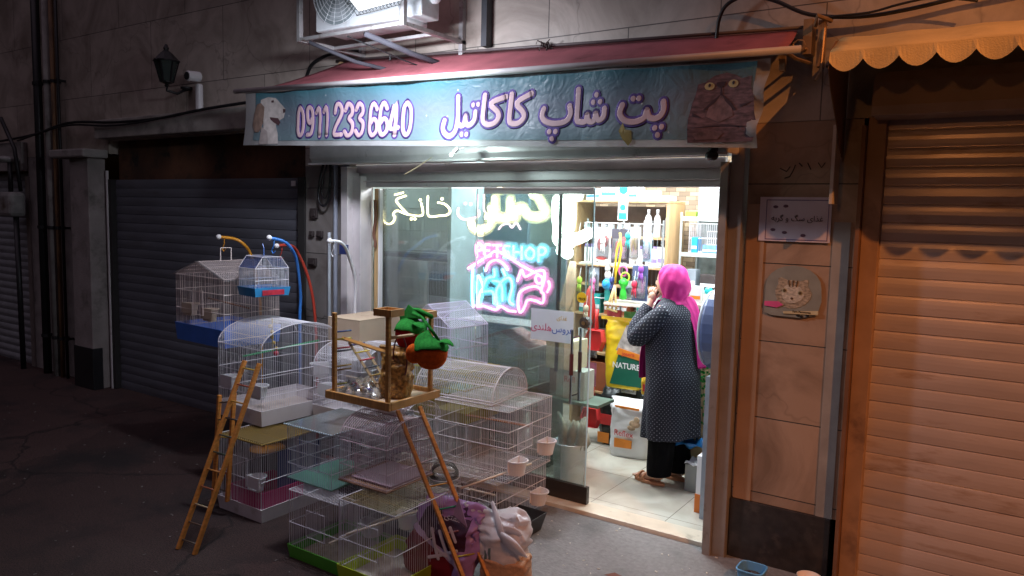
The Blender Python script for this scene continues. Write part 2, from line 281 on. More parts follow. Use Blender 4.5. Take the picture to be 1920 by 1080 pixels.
# ground
def road_cracks(m):
    N=m.node_tree.nodes; L=m.node_tree.links; b=N['Principled BSDF']; src=b.inputs['Base Color'].links[0].from_socket
    tc=N.new('ShaderNodeTexCoord'); n=N.new('ShaderNodeTexNoise'); n.inputs['Scale'].default_value=2.2; n.inputs['Detail'].default_value=6; L.new(tc.outputs['Object'],n.inputs['Vector'])
    mx=N.new('ShaderNodeMix'); mx.data_type='VECTOR'; mx.inputs[0].default_value=.35; L.new(tc.outputs['Object'],mx.inputs[4]); L.new(n.outputs[1],mx.inputs[5])
    v=N.new('ShaderNodeTexVoronoi'); v.feature='DISTANCE_TO_EDGE'; v.inputs['Scale'].default_value=.8; L.new(mx.outputs[1],v.inputs['Vector'])
    r=N.new('ShaderNodeValToRGB'); r.color_ramp.elements[0].color=(.25,.25,.25,1); r.color_ramp.elements[1].position=.012; L.new(v.outputs[0],r.inputs[0])
    v2=N.new('ShaderNodeTexVoronoi'); v2.inputs['Scale'].default_value=.45; L.new(mx.outputs[1],v2.inputs['Vector'])
    r2=N.new('ShaderNodeValToRGB'); r2.color_ramp.interpolation='CONSTANT'; r2.color_ramp.elements[0].color=(.72,.70,.70,1); r2.color_ramp.elements[1].position=.42; r2.color_ramp.elements[1].color=(1,1,1,1); L.new(v2.outputs['Color'],r2.inputs[0])
    for q in (r,r2):
        k=N.new('ShaderNodeMix'); k.data_type='RGBA'; k.blend_type='MULTIPLY'; k.inputs[0].default_value=1; L.new(src,k.inputs[6]); L.new(q.outputs[0],k.inputs[7]); src=k.outputs[2]
    L.new(src,b.inputs['Base Color'])
road_cracks(m_asph)
s=B().box(-60,40,-40,4.9,-.3,0).build('street_ground',m_asph); struct(s)
# cement strip before the door with a worn uneven edge
random.seed(3)
ed=[(-3.3,4.86)]+[(-3.3+i*.13,3.42+.12*math.sin(i*1.7)+random.uniform(-.06,.06)) for i in range(24)]+[(-.2,4.86)]
pv=B(); pv.poly([(x,y) for x,y in ed],(-.02,.005),'z'); struct(pv.build('pavement',m_apron))
# shop room
FZ=.03
floor_m=slab('shop_floor_tiles',(.62,.60,.53),1,1,veins=.0,rough=.16,dirtk=.22)
def floor_mat():
    m=bpy.data.materials.new('glazed_floor'); m.use_nodes=True; N=m.node_tree.nodes; L=m.node_tree.links; b=N['Principled BSDF']
    g=N.new('ShaderNodeNewGeometry'); mp=N.new('ShaderNodeMapping'); mp.inputs['Location'].default_value=(.18,.32,0); L.new(g.outputs['Position'],mp.inputs[0])
    br=N.new('ShaderNodeTexBrick'); br.offset=0; br.inputs['Scale'].default_value=1; br.inputs['Brick Width'].default_value=.6; br.inputs['Row Height'].default_value=.6; br.inputs['Mortar Size'].default_value=.003
    br.inputs['Color1'].default_value=(.60,.58,.50,1); br.inputs['Color2'].default_value=(.55,.53,.46,1); br.inputs['Mortar'].default_value=(.22,.2,.17,1); L.new(mp.outputs[0],br.inputs[0])
    n=N.new('ShaderNodeTexNoise'); n.inputs['Scale'].default_value=3.5; n.inputs['Detail'].default_value=8; n.inputs['Distortion'].default_value=.8; L.new(g.outputs['Position'],n.inputs['Vector'])
    r=N.new('ShaderNodeValToRGB'); r.color_ramp.elements[0].position=.35; r.color_ramp.elements[0].color=(.78,.76,.74,1); r.color_ramp.elements[1].position=.62; L.new(n.outputs[0],r.inputs[0])
    mx=N.new('ShaderNodeMix'); mx.data_type='RGBA'; mx.blend_type='MULTIPLY'; mx.inputs[0].default_value=1; L.new(br.outputs[0],mx.inputs[6]); L.new(r.outputs[0],mx.inputs[7]); L.new(mx.outputs[2],b.inputs['Base Color'])
    b.inputs['Roughness'].default_value=.14
    return m
struct(B().box(-5.6,-1.3,4.99,7.7,-.1,FZ).build('shop_floor',floor_mat()))
m_sill=M('cream_sill_stone',(.62,.55,.44),.35,var=.12,scale=5,dirt=(.40,.34,.26),dscale=6,dpos=.6)
struct(B().box(-5.0,-1.6,4.80,4.987,-.1,FZ+.006).build('door_sill',m_sill,bevel=.004))
m_wallin=M('shop_wall_paint',(.55,.62,.58),.7,var=.06)
# far wall is faced with small wood and stone mosaic blocks
def mosaic():
    m=bpy.data.materials.new('mosaic_blocks'); m.use_nodes=True; N=m.node_tree.nodes; L=m.node_tree.links; b=N['Principled BSDF']
    g=N.new('ShaderNodeNewGeometry'); mp=N.new('ShaderNodeMapping'); mp.inputs['Rotation'].default_value=(R(90),0,0); L.new(g.outputs['Position'],mp.inputs[0])
    br=N.new('ShaderNodeTexBrick'); br.offset=.37; br.inputs['Scale'].default_value=1; br.inputs['Brick Width'].default_value=.11; br.inputs['Row Height'].default_value=.045; br.inputs['Mortar Size'].default_value=.002; br.inputs['Bias'].default_value=-.1
    br.inputs['Color1'].default_value=(.62,.46,.30,1); br.inputs['Color2'].default_value=(.22,.15,.10,1); br.inputs['Mortar'].default_value=(.10,.07,.05,1); L.new(mp.outputs[0],br.inputs[0])
    L.new(br.outputs[0],b.inputs['Base Color']); return m
w=thing('shop_room','bright pet shop interior room with pale walls and mosaic block back wall','room',(-3.4,7.5,0))
child(B().box(-5.6,-1.3,7.5,7.7,0,3),'back_wall',mosaic(),w)
child(B().box(-5.75,-5.6,5.1,7.7,0,3),'side_wall',m_wallin,w)
child(B().box(-1.45,-1.3,5.1,7.5,0,3),'side_wall',m_wallin,w)
child(B().box(-5.75,-1.3,5.1,7.7,2.9,3.02),'ceiling',M('ceiling_paint',(.8,.8,.78),.8),w)
for i,(x,y) in enumerate(((-2.4,5.8),(-2.6,6.7),(-4.0,6.0))):
    t=thing('ceiling_light','white tube ceiling light '+('nearest the shop door','at the back of the shop over the shelves','on the window side of the shop ceiling')[i],'ceiling light',(x,y,2.9),group='shop ceiling lights')
    child(B().box(x-.6,x+.6,y-.17,y+.17,2.875,2.898),'housing',m_white,t,bevel=.004)
    child(B().tube([(x-.56,y-.07,2.868),(x+.56,y-.07,2.868)],.016,8).tube([(x-.56,y+.07,2.868),(x+.56,y+.07,2.868)],.016,8),'tube',E('tube_glow',(.92,.98,1),14),t)
# facade
def wallobj(name,label,boxes,mat,cat='wall',bevel=0):
    b=B()
    for x in boxes: b.box(*x)
    return tag(b.build(name,mat,bevel=bevel),label,cat)
up=wallobj('stone_facade_wall','grey marble slab wall above the shop signs and shutters',[(-16,-8.95,4.8,5.1,2.8,7.5),(-8.95,-5.55,4.8,5.1,2.95,7.5),(-5.55,-4.9,4.8,5.1,2.6,7.5),(-4.9,-1.45,4.8,5.1,2.75,7.5),(-1.45,6,4.8,5.1,2.80,7.5)],m_upper)
wallobj('stone_pier','cream stone pier with black base between the shop door and the orange lit shutter',[(-1.45,-.80,4.8,5.1,.4,2.797)],m_pier,'pier')
o=wallobj('pier_base','black stone slab at the foot of the cream pier',[(-1.455,-.84,4.785,5.08,0,.397)],M('black_granite',(.03,.026,.026),.35,var=.3,scale=20,dirt=(.07,.06,.055),dscale=5),'plinth',bevel=.003)
wallobj('marble_strip','grey marble strip down the right edge of the cream pier',[(-.93,-.835,4.792,4.799,.4,2.2)],M('grey_strip',(.30,.29,.28),.5,var=.2),'stone strip')
wallobj('stone_strip','darker brown stone strip beside the door channel',[(-1.44,-1.33,4.793,4.799,.4,2.3)],M('brown_strip',(.34,.22,.14),.5,var=.15,scale=3),'stone strip')
wallobj('narrow_pier','grimy grey pier with cables between the dark shutter and the shop window',[(-5.55,-4.98,4.8,5.1,0,2.597)],m_pierl,'pier')
wallobj('end_wall','blank dark wall closing the left building at the edge of view',[(-16,-12.9,4.8,5.1,0,2.797)],m_conc)
wallobj('end_wall','stone wall to the right of the orange lit shutter',[(2.6,6,4.8,5.1,0,2.797)],m_pier)
# ledge over the dark shutter
ld=B(); ld.box(-9.0,-5.6,4.66,4.797,2.96,3.17); tag(ld.build('ledge',M('ledge_stone',(.36,.34,.31),.7,var=.2,dirt=(.15,.14,.13)),bevel=.01),'pale stone ledge running over the dark shutter','ledge')
# left concrete pillar
lp=B(); lp.box(-9.45,-9.03,4.59,4.797,.0,2.74)
o=tag(lp.build('concrete_pillar',M('pillar_plaster',(.27,.24,.23),.85,var=.22,scale=4,dirt=(.10,.09,.08),dscale=2.2,dpos=.52,bump=.5),bevel=.01),'stained plaster pillar left of the dark shutter','pillar')
cp=B(); cp.box(-9.75,-8.95,4.50,4.797,2.742,2.84)
child(cp,'cap',m_conc,o,bevel=.02)
lb=B(); lb.box(-9.46,-9.02,4.578,4.7,.0,.50)
tag(lb.build('pillar_skirt',m_black,bevel=.006),'black skirting round the foot of the stained pillar','skirting')
# ---- roller shutters
def shutter(name,label,x0,x1,z0,z1,pitch,mat,hmat,y=4.85,hood=True,guide=(True,True),amp=.012,guidem=None):
    t=thing(name,label,'shutter',((x0+x1)/2,y,0))
    n=int(math.ceil((z1-z0)/pitch)); prof=[]
    for i in range(n):
        b=z0+i*pitch
        for u,d in ((.0,.006),(.03,.0),(.06,.0),(.22,-.5),(.45,-1),(.65,-.9),(.85,-.4),(.94,.0),(.97,.006)):
            dy=d if d>=0 else d*amp
            prof.append((b+u*pitch,y+dy))
    NX=max(2,int((x1-x0)/.25)); 
    rnd=random.Random(5); off=[rnd.uniform(-.0012,.0012) for _ in range(n)]
    g=B(); K=len(prof)
    g.grid(NX,K,lambda u,v:(x0+u*(x1-x0),prof[min(K-1,int(round(v*(K-1))))][1]+off[min(n-1,int(round(v*(K-1)))//9)]+.001*mnoise.noise(Vector((u*5,v*7,x0)))*3,prof[min(K-1,int(round(v*(K-1))))][0]))
    child(g,'slats',mat,t)
    gm=guidem or hmat
    if guide[0]: child(B().box(x0-.075,x0+.02,y-.07,y+.05,z0,z1),'guide_rail',gm,t,bevel=.004)
    if guide[1]: child(B().box(x1-.02,x1+.075,y-.07,y+.05,z0,z1),'guide_rail',gm,t,bevel=.004)
    if hood:
        child(B().poly([(y-.30,z1+.03),(y-.29,z1-.02),(y-.05,z1-.02),(y-.05,z1+.22),(y-.22,z1+.22),(y-.28,z1+.16)],(x0-.03,x1+.03),'x'),'hood_box',hmat,t,bevel=.004)
    return t
m_shO=M('brown_shutter_paint',(.55,.46,.42),.24,metal=.1,var=.10,scale=3,dirt=(.36,.25,.18),dscale=3,dpos=.56,stretch=(.6,1,3))
sh=shutter('roller_shutter','closed tan roller shutter lit orange by the street lamp, right of the cream pier',-.70,2.6,0,2.80,.105,m_shO,M('brown_hood',(.36,.27,.22),.5,var=.1,dirt=(.2,.13,.1)),amp=.0034,guide=(True,True),guidem=M('brown_guide',(.40,.25,.15),.5,var=.15,dirt=(.2,.12,.08)))
child(B().box(-.798,-.776,4.72,5.0,0,2.75),'outer_channel',M('dark_brown_channel',(.20,.10,.055),.5,var=.2),sh)
m_shD=M('dark_blue_shutter',(.125,.13,.155),.5,metal=.2,var=.15,scale=3,dirt=(.10,.10,.11),dscale=2,stretch=(.6,1,3))
sh2=shutter('roller_shutter','closed dark blue grey roller shutter left of the bird cages',-8.92,-5.62,0,2.50,.1,m_shD,m_dark,hood=False,amp=.005)
child(B().box(-8.92,-5.62,4.9,5.0,2.5,2.95),'top_panel',M('rusty_transom',(.12,.05,.025),.8,var=.5,scale=5,dirt=(.02,.015,.01),dscale=2.5,dpos=.45),sh2)
child(B().box(-6.35,-6.2,4.828,4.84,.20,.32),'lock_plate',m_black,sh2,bevel=.003)
child(B().box(-8.975,-8.955,4.765,4.79,0,2.6),'white_guide',m_steelw,sh2)
child(B().box(-5.80,-5.74,4.84,4.85,2.42,2.47),'small_tag',m_white,sh2)
sh3=shutter('roller_shutter','closed pale roller shutter at the far left edge of the building',-12.8,-11.0,0,2.55,.1,M('pale_shutter',(.30,.32,.34),.5,metal=.2,var=.15),m_steel,hood=False)
sh3b=M('pale_shutter')
wallobj('stone_lintel','dark stone band over the far left shutter',[(-12.9,-10.95,4.72,4.797,2.62,3.0)],m_conc,'lintel',bevel=.01)
wallobj('plaster_strip','stained plaster wall strip behind the rusty pipes',[(-10.95,-9.85,4.8,5.1,0,2.797)],m_conc)
# shop front: channel posts, header, rolled shutter box
sf=thing('shop_front','steel framed glass shop front with sliding glass door and rolled up shutter','shop front',(-3.2,4.9,0))
child(B().box(-1.60,-1.545,4.70,4.95,0,2.56).box(-1.545,-1.46,4.735,4.90,0,2.66),'door_post',m_steel,sf,bevel=.004)
child(B().box(-4.98,-4.90,4.70,4.95,0,2.58).box(-4.90,-4.80,4.76,4.90,0,2.50),'door_post',m_steelw,sf,bevel=.004)
child(B().box(-4.797,-4.755,4.93,4.97,FZ+.01,2.40),'window_jamb',M('tan_wood_trim',(.50,.33,.16),.55,var=.2,scale=3,stretch=(6,6,.6)),sf)
child(B().box(-4.755,-4.738,4.935,4.975,FZ+.01,2.40),'window_jamb',m_white,sf)
child(B().box(-4.895,-1.605,4.83,4.90,2.41,2.53).box(-4.895,-1.605,4.805,4.86,2.53,2.60).box(-4.895,-1.605,4.79,4.86,2.455,2.462),'header_slats',m_steelw,sf,bevel=.003)
child(B().poly([(4.79,2.60),(4.50,2.60),(4.47,2.64),(4.47,2.78),(4.52,2.86),(4.62,2.90),(4.79,2.90)],(-5.12,-1.50),'x'),'shutter_box',m_steelw,sf,bevel=.006)
child(B().box(-5.13,-1.49,4.462,4.50,2.585,2.600),'box_rim',m_steelw,sf)
glass=sheer('window_glass',(.88,.95,.94),.11)  # diffuse share raised beyond dust: painted haze that brightens the pane
glass2=sheer('door_glass',(.90,.97,.95),.045)
child(B().box(-4.795,-3.72,5.0,5.008,FZ+.02,2.405),'glass_pane',glass,sf)
child(B().box(-3.71,-2.86,5.0,5.008,FZ+.02,2.405),'glass_pane',glass,sf)
child(B().box(-3.718,-3.712,4.996,5.012,FZ+.02,2.405),'glass_seam',M('seam_silicone',(.5,.62,.62),.3),sf)
dr=child(B().box(-3.58,-2.60,4.92,4.930,FZ+.14,2.36),'glass_door',glass2,sf)
child(B().box(-3.58,-2.57,4.905,4.945,FZ+.01,FZ+.14),'bottom_rail',M('brown_black_metal',(.045,.035,.03),.35,metal=.4),dr)
child(B().box(-2.60,-2.592,4.92,4.930,FZ+.14,2.405),'door_edge',M('glass_edge',(.55,.75,.80),.15,var=.03),dr)
child(B().box(-3.58,-2.60,4.912,4.938,2.36,2.41),'top_rail',m_steelw,dr)
child(B().box(-2.93,-2.905,4.985,4.999,1.0,2.405),'mullion',M('dark_mullion',(.08,.07,.075),.4),sf)
hb=B()
hb.tube([(-2.71,4.86,.80),(-2.71,4.86,1.36)],.011,8).tube([(-2.71,4.99,.80),(-2.71,4.99,1.36)],.011,8)
for z in (.86,1.30): hb.tube([(-2.71,4.86,z),(-2.71,4.99,z)],.008,6)
h=child(hb,'handle',M('chrome',(.6,.6,.6),.18,metal=1,var=0),dr)
child(B().tube([(-2.71,4.86,1.02),(-2.71,4.86,1.18)],.0155,10).tube([(-2.71,4.99,1.02),(-2.71,4.99,1.18)],.0155,10),'grip',M('maroon_grip',(.10,.03,.03),.4),h)
child(B().tube([(-2.635,4.895,1.415),(-2.635,4.955,1.415)],.042,20),'lock',M('dark_grey_metal',(.22,.21,.21),.25,metal=.8),dr,bevel=.004)
child(B().tube([(-2.635,4.885,1.415),(-2.635,4.90,1.415)],.016,12),'lock_button',M('chrome'),dr)
st=child(B().tube([(-2.67,4.911,1.60),(-2.67,4.918,1.60)],.040,28),'round_sticker',M('yellow_sticker',(.80,.55,.02),.5,var=.05),dr)
text_mesh('lettering','\uFEA9\uFEED\uFEAD\uFEED',.038,m_black,st,(-2.67,4.909,1.60))
# ================================================================= SIGNS AND AWNINGS
def lerp(a,b,t): return a+(b-a)*t
def ban(u,v):
    # u 0..1 left to right, v 0..1 top to bottom
    x=lerp(lerp(-5.73,-5.78,v),lerp(-1.215,-1.275,v),u)
    z=lerp(lerp(3.205,3.085,u),lerp(2.755,2.605,u),v)
    return x,z
def bany(x,z):
    return 4.30+.010*math.sin(x*5.1+z*3)+.006*math.sin(x*13+1.7)+.012*math.sin(z*9)+(.03*max(0,(2.72-z)/.12) if z<2.72 else 0)
aw=thing('awning','folded maroon awning on a white front bar over the pet shop banner','awning',(-3.4,4.8,3.3))
m_red=M('maroon_canvas',(.40,.12,.14),.75,var=.16,scale=5,bump=.25,bscale=200,dirt=(.22,.06,.07),dscale=3,trans=.12)
g=B()
def fab(u,v):
    xb,zb=lerp(-4.99,-1.20,u),lerp(3.50,3.335,u); xf,zf=lerp(-5.45,-1.12,u),lerp(3.222,3.128,u)
    return (lerp(xb,xf,v),lerp(4.79,4.27,v),lerp(zb,zf,v)-.012*math.sin(math.pi*v)+.004*mnoise.noise(Vector((u*16,v*2,1))))
g.grid(60,8,fab); child(g,'canvas',m_red,aw,solid=.003,smooth=True)
child(B().tube([(-5.86,4.275,3.225),(-3.5,4.272,3.168),(-1.05,4.275,3.112)],.021,10),'front_bar',M('white_bar_paint',(.62,.60,.60),.4,var=.1),aw,smooth=True)
child(B().tube([(-5.1,4.76,3.505),(-1.16,4.76,3.34)],.011,8),'back_roller',M('grey_roller',(.12,.10,.10),.5),aw,smooth=True)
bk=B(); bk.cbox((-1.12,4.74,3.27),(.05,.10,.20)).cbox((-1.04,4.70,3.22),(.035,.06,.26)).tube([(-1.08,4.70,3.33),(-1.05,4.60,3.36),(-1.0,4.72,3.35)],.014,6).tube([(-1.10,4.72,3.12),(-1.13,4.5,3.11),(-1.16,4.35,3.13)],.011,6).tube([(-1.12,4.7,3.20),(-1.16,4.5,3.17),(-1.22,4.35,3.14)],.008,6).tube([(-1.02,4.66,3.30),(-1.02,4.62,3.05),(-1.04,4.6,3.0)],.009,6).cbox((-1.16,4.35,3.06),(.03,.03,.08))
for k in range(7): bk.tube([(-1.13+.035*math.cos(k*.9),4.55,3.19+.035*math.sin(k*.9)),(-1.13+.035*math.cos(k*.9+.9),4.55,3.19+.035*math.sin(k*.9+.9))],.005,5)
child(bk,'bracket',M('rusty_bracket',(.36,.24,.13),.5,metal=.5,var=.3,dirt=(.16,.07,.03),dscale=14),aw,bevel=.002)
child(B().tube([(-5.05,4.78,3.5),(-5.08,4.74,3.42)],.02,6),'bracket',M('rusty_bracket'),aw)
# banner
bn=thing('banner','long blue cloth banner with phone number and shop name above the shop window','banner',(-3.5,4.3,2.9))
m_bw=M('banner_white_cloth',(.62,.63,.64),.5,var=.08,scale=5,dirt=(.52,.50,.48),dscale=3,trans=.6,bump=.2,bscale=30)
g=B(); g.grid(120,14,lambda u,v:(lambda p:(p[0],bany(*p)+(.03*math.sin(v*14)*(1 if u>.985 else 0)),p[1]))(ban(u,v))); cloth=child(g,'cloth',m_bw,bn,smooth=True)
# printed blue field (lies 3 mm proud), gradient between turquoise above and grey blue in the middle is the print's own
def blue():
    m=bpy.data.materials.new('banner_blue_print'); m.use_nodes=True; N=m.node_tree.nodes; L=m.node_tree.links; b=N['Principled BSDF']
    g=N.new('ShaderNodeNewGeometry'); sp=N.new('ShaderNodeSeparateXYZ'); L.new(g.outputs['Position'],sp.inputs[0])
    a=N.new('ShaderNodeMath'); a.operation='MULTIPLY_ADD'; a.inputs[1].default_value=.028; L.new(sp.outputs[0],a.inputs[0]); L.new(sp.outputs[2],a.inputs[2])
    n=N.new('ShaderNodeTexNoise'); n.inputs['Scale'].default_value=2.5; L.new(g.outputs['Position'],n.inputs['Vector'])
    a2=N.new('ShaderNodeMath'); a2.operation='MULTIPLY_ADD'; a2.inputs[1].default_value=.10; L.new(n.outputs[0],a2.inputs[0]); L.new(a.outputs[0],a2.inputs[2])
    r=N.new('ShaderNodeValToRGB'); mr=N.new('ShaderNodeMapRange'); mr.inputs['From Min'].default_value=2.66; mr.inputs['From Max'].default_value=3.14; L.new(a2.outputs[0],mr.inputs[0]); L.new(mr.outputs[0],r.inputs[0])
    e=r.color_ramp.elements; e[0].position=0; e[0].color=(.23,.34,.38,1); e[1].position=1; e[1].color=(.06,.28,.34,1)
    x=r.color_ramp.elements.new(.5); x.color=(.24,.30,.37,1); x=r.color_ramp.elements.new(.78); x.color=(.16,.29,.36,1)
    L.new(r.outputs[0],b.inputs['Base Color']); b.inputs['Roughness'].default_value=.42
    t=N.new('ShaderNodeBsdfTranslucent'); L.new(r.outputs[0],t.inputs[0]); ms=N.new('ShaderNodeMixShader'); ms.inputs[0].default_value=.5; o=N['Material Output']
    L.new(b.outputs[0],ms.inputs[1]); L.new(t.outputs[0],ms.inputs[2]); L.new(ms.outputs[0],o.inputs[0])
    n3=N.new('ShaderNodeTexNoise'); n3.inputs['Scale'].default_value=9; n3.inputs['Distortion'].default_value=2; L.new(g.outputs['Position'],n3.inputs['Vector']); bp=N.new('ShaderNodeBump'); bp.inputs['Strength'].default_value=.35; bp.inputs['Distance'].default_value=.02; L.new(n3.outputs[0],bp.inputs['Height']); L.new(bp.outputs[0],b.inputs['Normal'])
    return m
def bprint(u,v):
    x,z=ban(lerp(.032,.985,u),lerp(.02,.91,v)); return (x,bany(x,z)-.004,z)
g=B(); g.grid(120,14,bprint); child(g,'blue_print',blue(),bn,smooth=True)
yb=lambda d:(lambda x,z:bany(x,z)-d)
b1=B(); b2=B()
for s_ in BANNER_S:
    rr=.0195 if len(s_)>1 else .0175
    stroke(b1,s_,rr+.0155,yb(.006),.03); stroke(b2,s_,rr,yb(.0085),.03)
purple=M('purple_ink',(.055,.025,.17),.7,var=.05); pinkw=M('pale_pink_ink',(.52,.37,.40),.75,var=.06,trans=.2)
let=child(b1,'name_lettering',purple,bn,smooth=True); child(b2,'letter_fill',pinkw,let,smooth=True)
b1=B(); b2=B()
for s_ in DIGIT_S:
    stroke(b1,s_,.0175+.0135,yb(.006),.03); stroke(b2,s_,.018,yb(.0085),.03)
let=child(b1,'phone_number',purple,bn,smooth=True); child(b2,'digit_fill',pinkw,let,smooth=True)
def bpoly(b,pts,d,k=1):
    """flat print patch on the banner: pts in (x,z)"""
    o=[]
    for (x0,z0),(x1,z1) in zip(pts,pts[1:]+pts[:1]):
        q=max(1,int(math.hypot(x1-x0,z1-z0)/.025)); o+=[(x0+(x1-x0)*i/q,z0+(z1-z0)*i/q) for i in range(q)]
    n=len(o); cx=sum(p[0] for p in o)/n; cz=sum(p[1] for p in o)/n; R_=max(1,int(max(math.hypot(x-cx,z-cz) for x,z in o)/.03))
    vs=[(cx,bany(cx,cz)-d,cz)]; fs=[]
    for r in range(1,R_+1):
        for x,z in o:
            X=cx+(x-cx)*r/R_; Z=cz+(z-cz)*r/R_; vs.append((X,bany(X,Z)-d,Z))
    for i in range(n): fs.append((0,i+1,(i+1)%n+1))
    for r in range(R_-1):
        for i in range(n): fs.append((1+r*n+i,1+(r+1)*n+i,1+(r+1)*n+(i+1)%n,1+r*n+(i+1)%n))
    b.add(vs,fs); return b
def P(x,y):  # crop pixel on the left end of the banner -> metres on its plane
    return (-5.526+(x-185)*.00195,3.07-(y-720)*.00124)
# printed dog at the left end
dg=child(bpoly(B(),[P(*p) for p in ((185,670),(230,655),(275,665),(300,700),(335,745),(320,800),(285,820),(270,850),(285,900),(295,975),(180,975),(200,890),(195,800),(180,740))],.007),'dog_print',M('dog_cream',(.44,.40,.38),.7,var=.2,scale=20),bn)
child(bpoly(B(),[P(*p) for p in ((185,690),(205,720),(195,830),(175,890),(145,890),(128,840),(140,760),(160,700))],.009),'dog_ear',M('dog_brown',(.22,.15,.12),.5,var=.25,scale=25),dg)
child(bpoly(bpoly(bpoly(B(),[P(*p) for p in ((318,740),(336,745),(332,765),(318,768))],.009),[P(*p) for p in ((248,680),(262,678),(262,692),(248,694))],.009),[P(*p) for p in ((235,790),(285,800),(300,830),(290,850),(262,830),(240,808))],.009),'dog_features',M('dog_dark',(.07,.035,.04),.5),dg)
child(bpoly(B(),[P(*p) for p in ((185,850),(225,890),(235,975),(180,975))],.009),'dog_chest',M('dog_grey',(.30,.26,.25),.5,var=.2,scale=20),dg)
def Q(x,y): # crop pixel on the right end
    return (-1.665+(x-1262)*.000864,2.64+(960-y)*.000862)
ct=child(bpoly(B(),[Q(*p) for p in ((1262,960),(1262,800),(1280,700),(1300,640),(1312,570),(1360,560),(1420,520),(1500,505),(1560,525),(1600,550),(1668,540),(1665,600),(1690,680),(1700,780),(1718,840),(1715,905),(1690,960))],.007),'cat_print',M('cat_plum',(.10,.065,.085),.75,var=.55,scale=22,stretch=(1,1,3)),bn)
ce=B(); 
for cx,cy in ((1390,588),(1548,580)): bpoly(ce,[Q(cx+34*math.cos(a),cy+26*math.sin(a)) for a in [i*.524 for i in range(12)]],.010)
child(ce,'cat_eyes',M('cat_eye_yellow',(.38,.37,.22),.4),ct)
cp_=B()
for cx,cy in ((1392,582),(1550,574)): bpoly(cp_,[Q(cx+9*math.cos(a),cy+12*math.sin(a)) for a in [i*.785 for i in range(8)]],.013)
bpoly(cp_,[Q(*p) for p in ((1435,565),(1500,562),(1490,590),(1468,600),(1445,590))],.010)
for pts in (((1468,600),(1474,600),(1478,650),(1466,650)),((1470,640),(1400,700),(1360,740),(1375,745),(1440,690)),((1474,640),(1540,700),(1580,750),(1565,755),(1500,690)),((1270,862),(1500,842),(1700,868),(1500,850)),((1290,760),(1360,800),(1290,780)),((1600,720),(1690,700),(1610,735))):
    bpoly(cp_,[Q(*p) for p in pts],.010)
child(cp_,'cat_features',M('cat_dark',(.035,.02,.03),.5),ct)
child(bpoly(bpoly(B(),[Q(*p) for p in ((1400,700),(1470,650),(1540,700),(1560,790),(1470,830),(1380,790))],.009),[Q(*p) for p in ((1290,900),(1400,880),(1500,900),(1460,940),(1320,940))],.009),'cat_muzzle',M('cat_lilac',(.13,.09,.11),.75,var=.5,scale=22),ct)
child(bpoly(B(),[(lambda q:(q[0],q[1]))(Q(*p)) for p in ((780,800),(800,850),(850,860),(850,930),(820,965),(780,920),(750,860))],.007),'leaf_print',M('olive_leaf',(.20,.17,.05),.6,var=.3,scale=20),bn)
sp_=B(); rnd=random.Random(11)
for k in range(14):
    u,v=rnd.uniform(.1,.9),rnd.uniform(.12,.85); x,z=ban(u,v); r=.006
    bpoly(sp_,[(x,z+r*1.6),(x+r*.4,z+r*.4),(x+r*1.4,z),(x+r*.4,z-r*.4),(x,z-r*1.6),(x-r*.4,z-r*.4),(x-r*1.4,z),(x-r*.4,z+r*.4)],.0055)
child(sp_,'star_specks',M('speck_white',(.5,.55,.58),.5),bn)
# spot lamp bud and tiny camera under the banner
t=thing('spot_bulb','small white bulb hanging under the middle of the banner','bulb',(-3.38,4.24,2.64))
child(B().tube([(-3.36,4.28,2.655),(-3.375,4.255,2.625)],.014,8).tube([(-3.34,4.28,2.65),(-3.32,4.30,2.66)],.006,6),'holder',m_white,t)
child(B().ball((-3.385,4.24,2.61),.014,10,6),'glass_bulb',E('spot_glow',(.8,1,.95),3),t,smooth=True)
t=thing('camera_dome','small black dome camera under the right end of the banner','camera',(-1.56,4.42,2.58))
child(B().ball((-1.56,4.42,2.575),.04,14,8,(1,1,.8)),'dome',m_black,t,smooth=True)
child(B().lathe([(.02,0),(.03,.012),(.03,.05)],(-1.56,4.44,2.595),14),'mount',m_black,t,smooth=True)
tag(B().tube([(-4.0,4.44,2.47+.02),(-3.86,4.42,2.54),(-3.70,4.40,2.61)],.003,5).build('string',M('straw_string',(.45,.38,.22),.7)),'thin straw coloured string slanting under the rolled shutter box','string')
# ---- yellow scalloped awning
ya=thing('awning','yellow cream awning with a scalloped front edge over the right shutter','awning',(.8,4.4,3.1))
m_yel=M('yellow_canvas',(.70,.52,.22),.7,var=.15,scale=4,bump=.3,bscale=150,dirt=(.42,.30,.14),dscale=3.5,dpos=.55)
def ya_top(u,v):
    x=lerp(-.90,2.9,u); y=lerp(4.79,4.03,v); z=lerp(3.25,3.03,v)+.035*math.sin(math.pi*v)+.004*math.sin(x*19)
    return (x+.05*v,y,z)
child(B().grid(60,9,ya_top),'canvas',m_yel,ya,smooth=True,solid=.003)
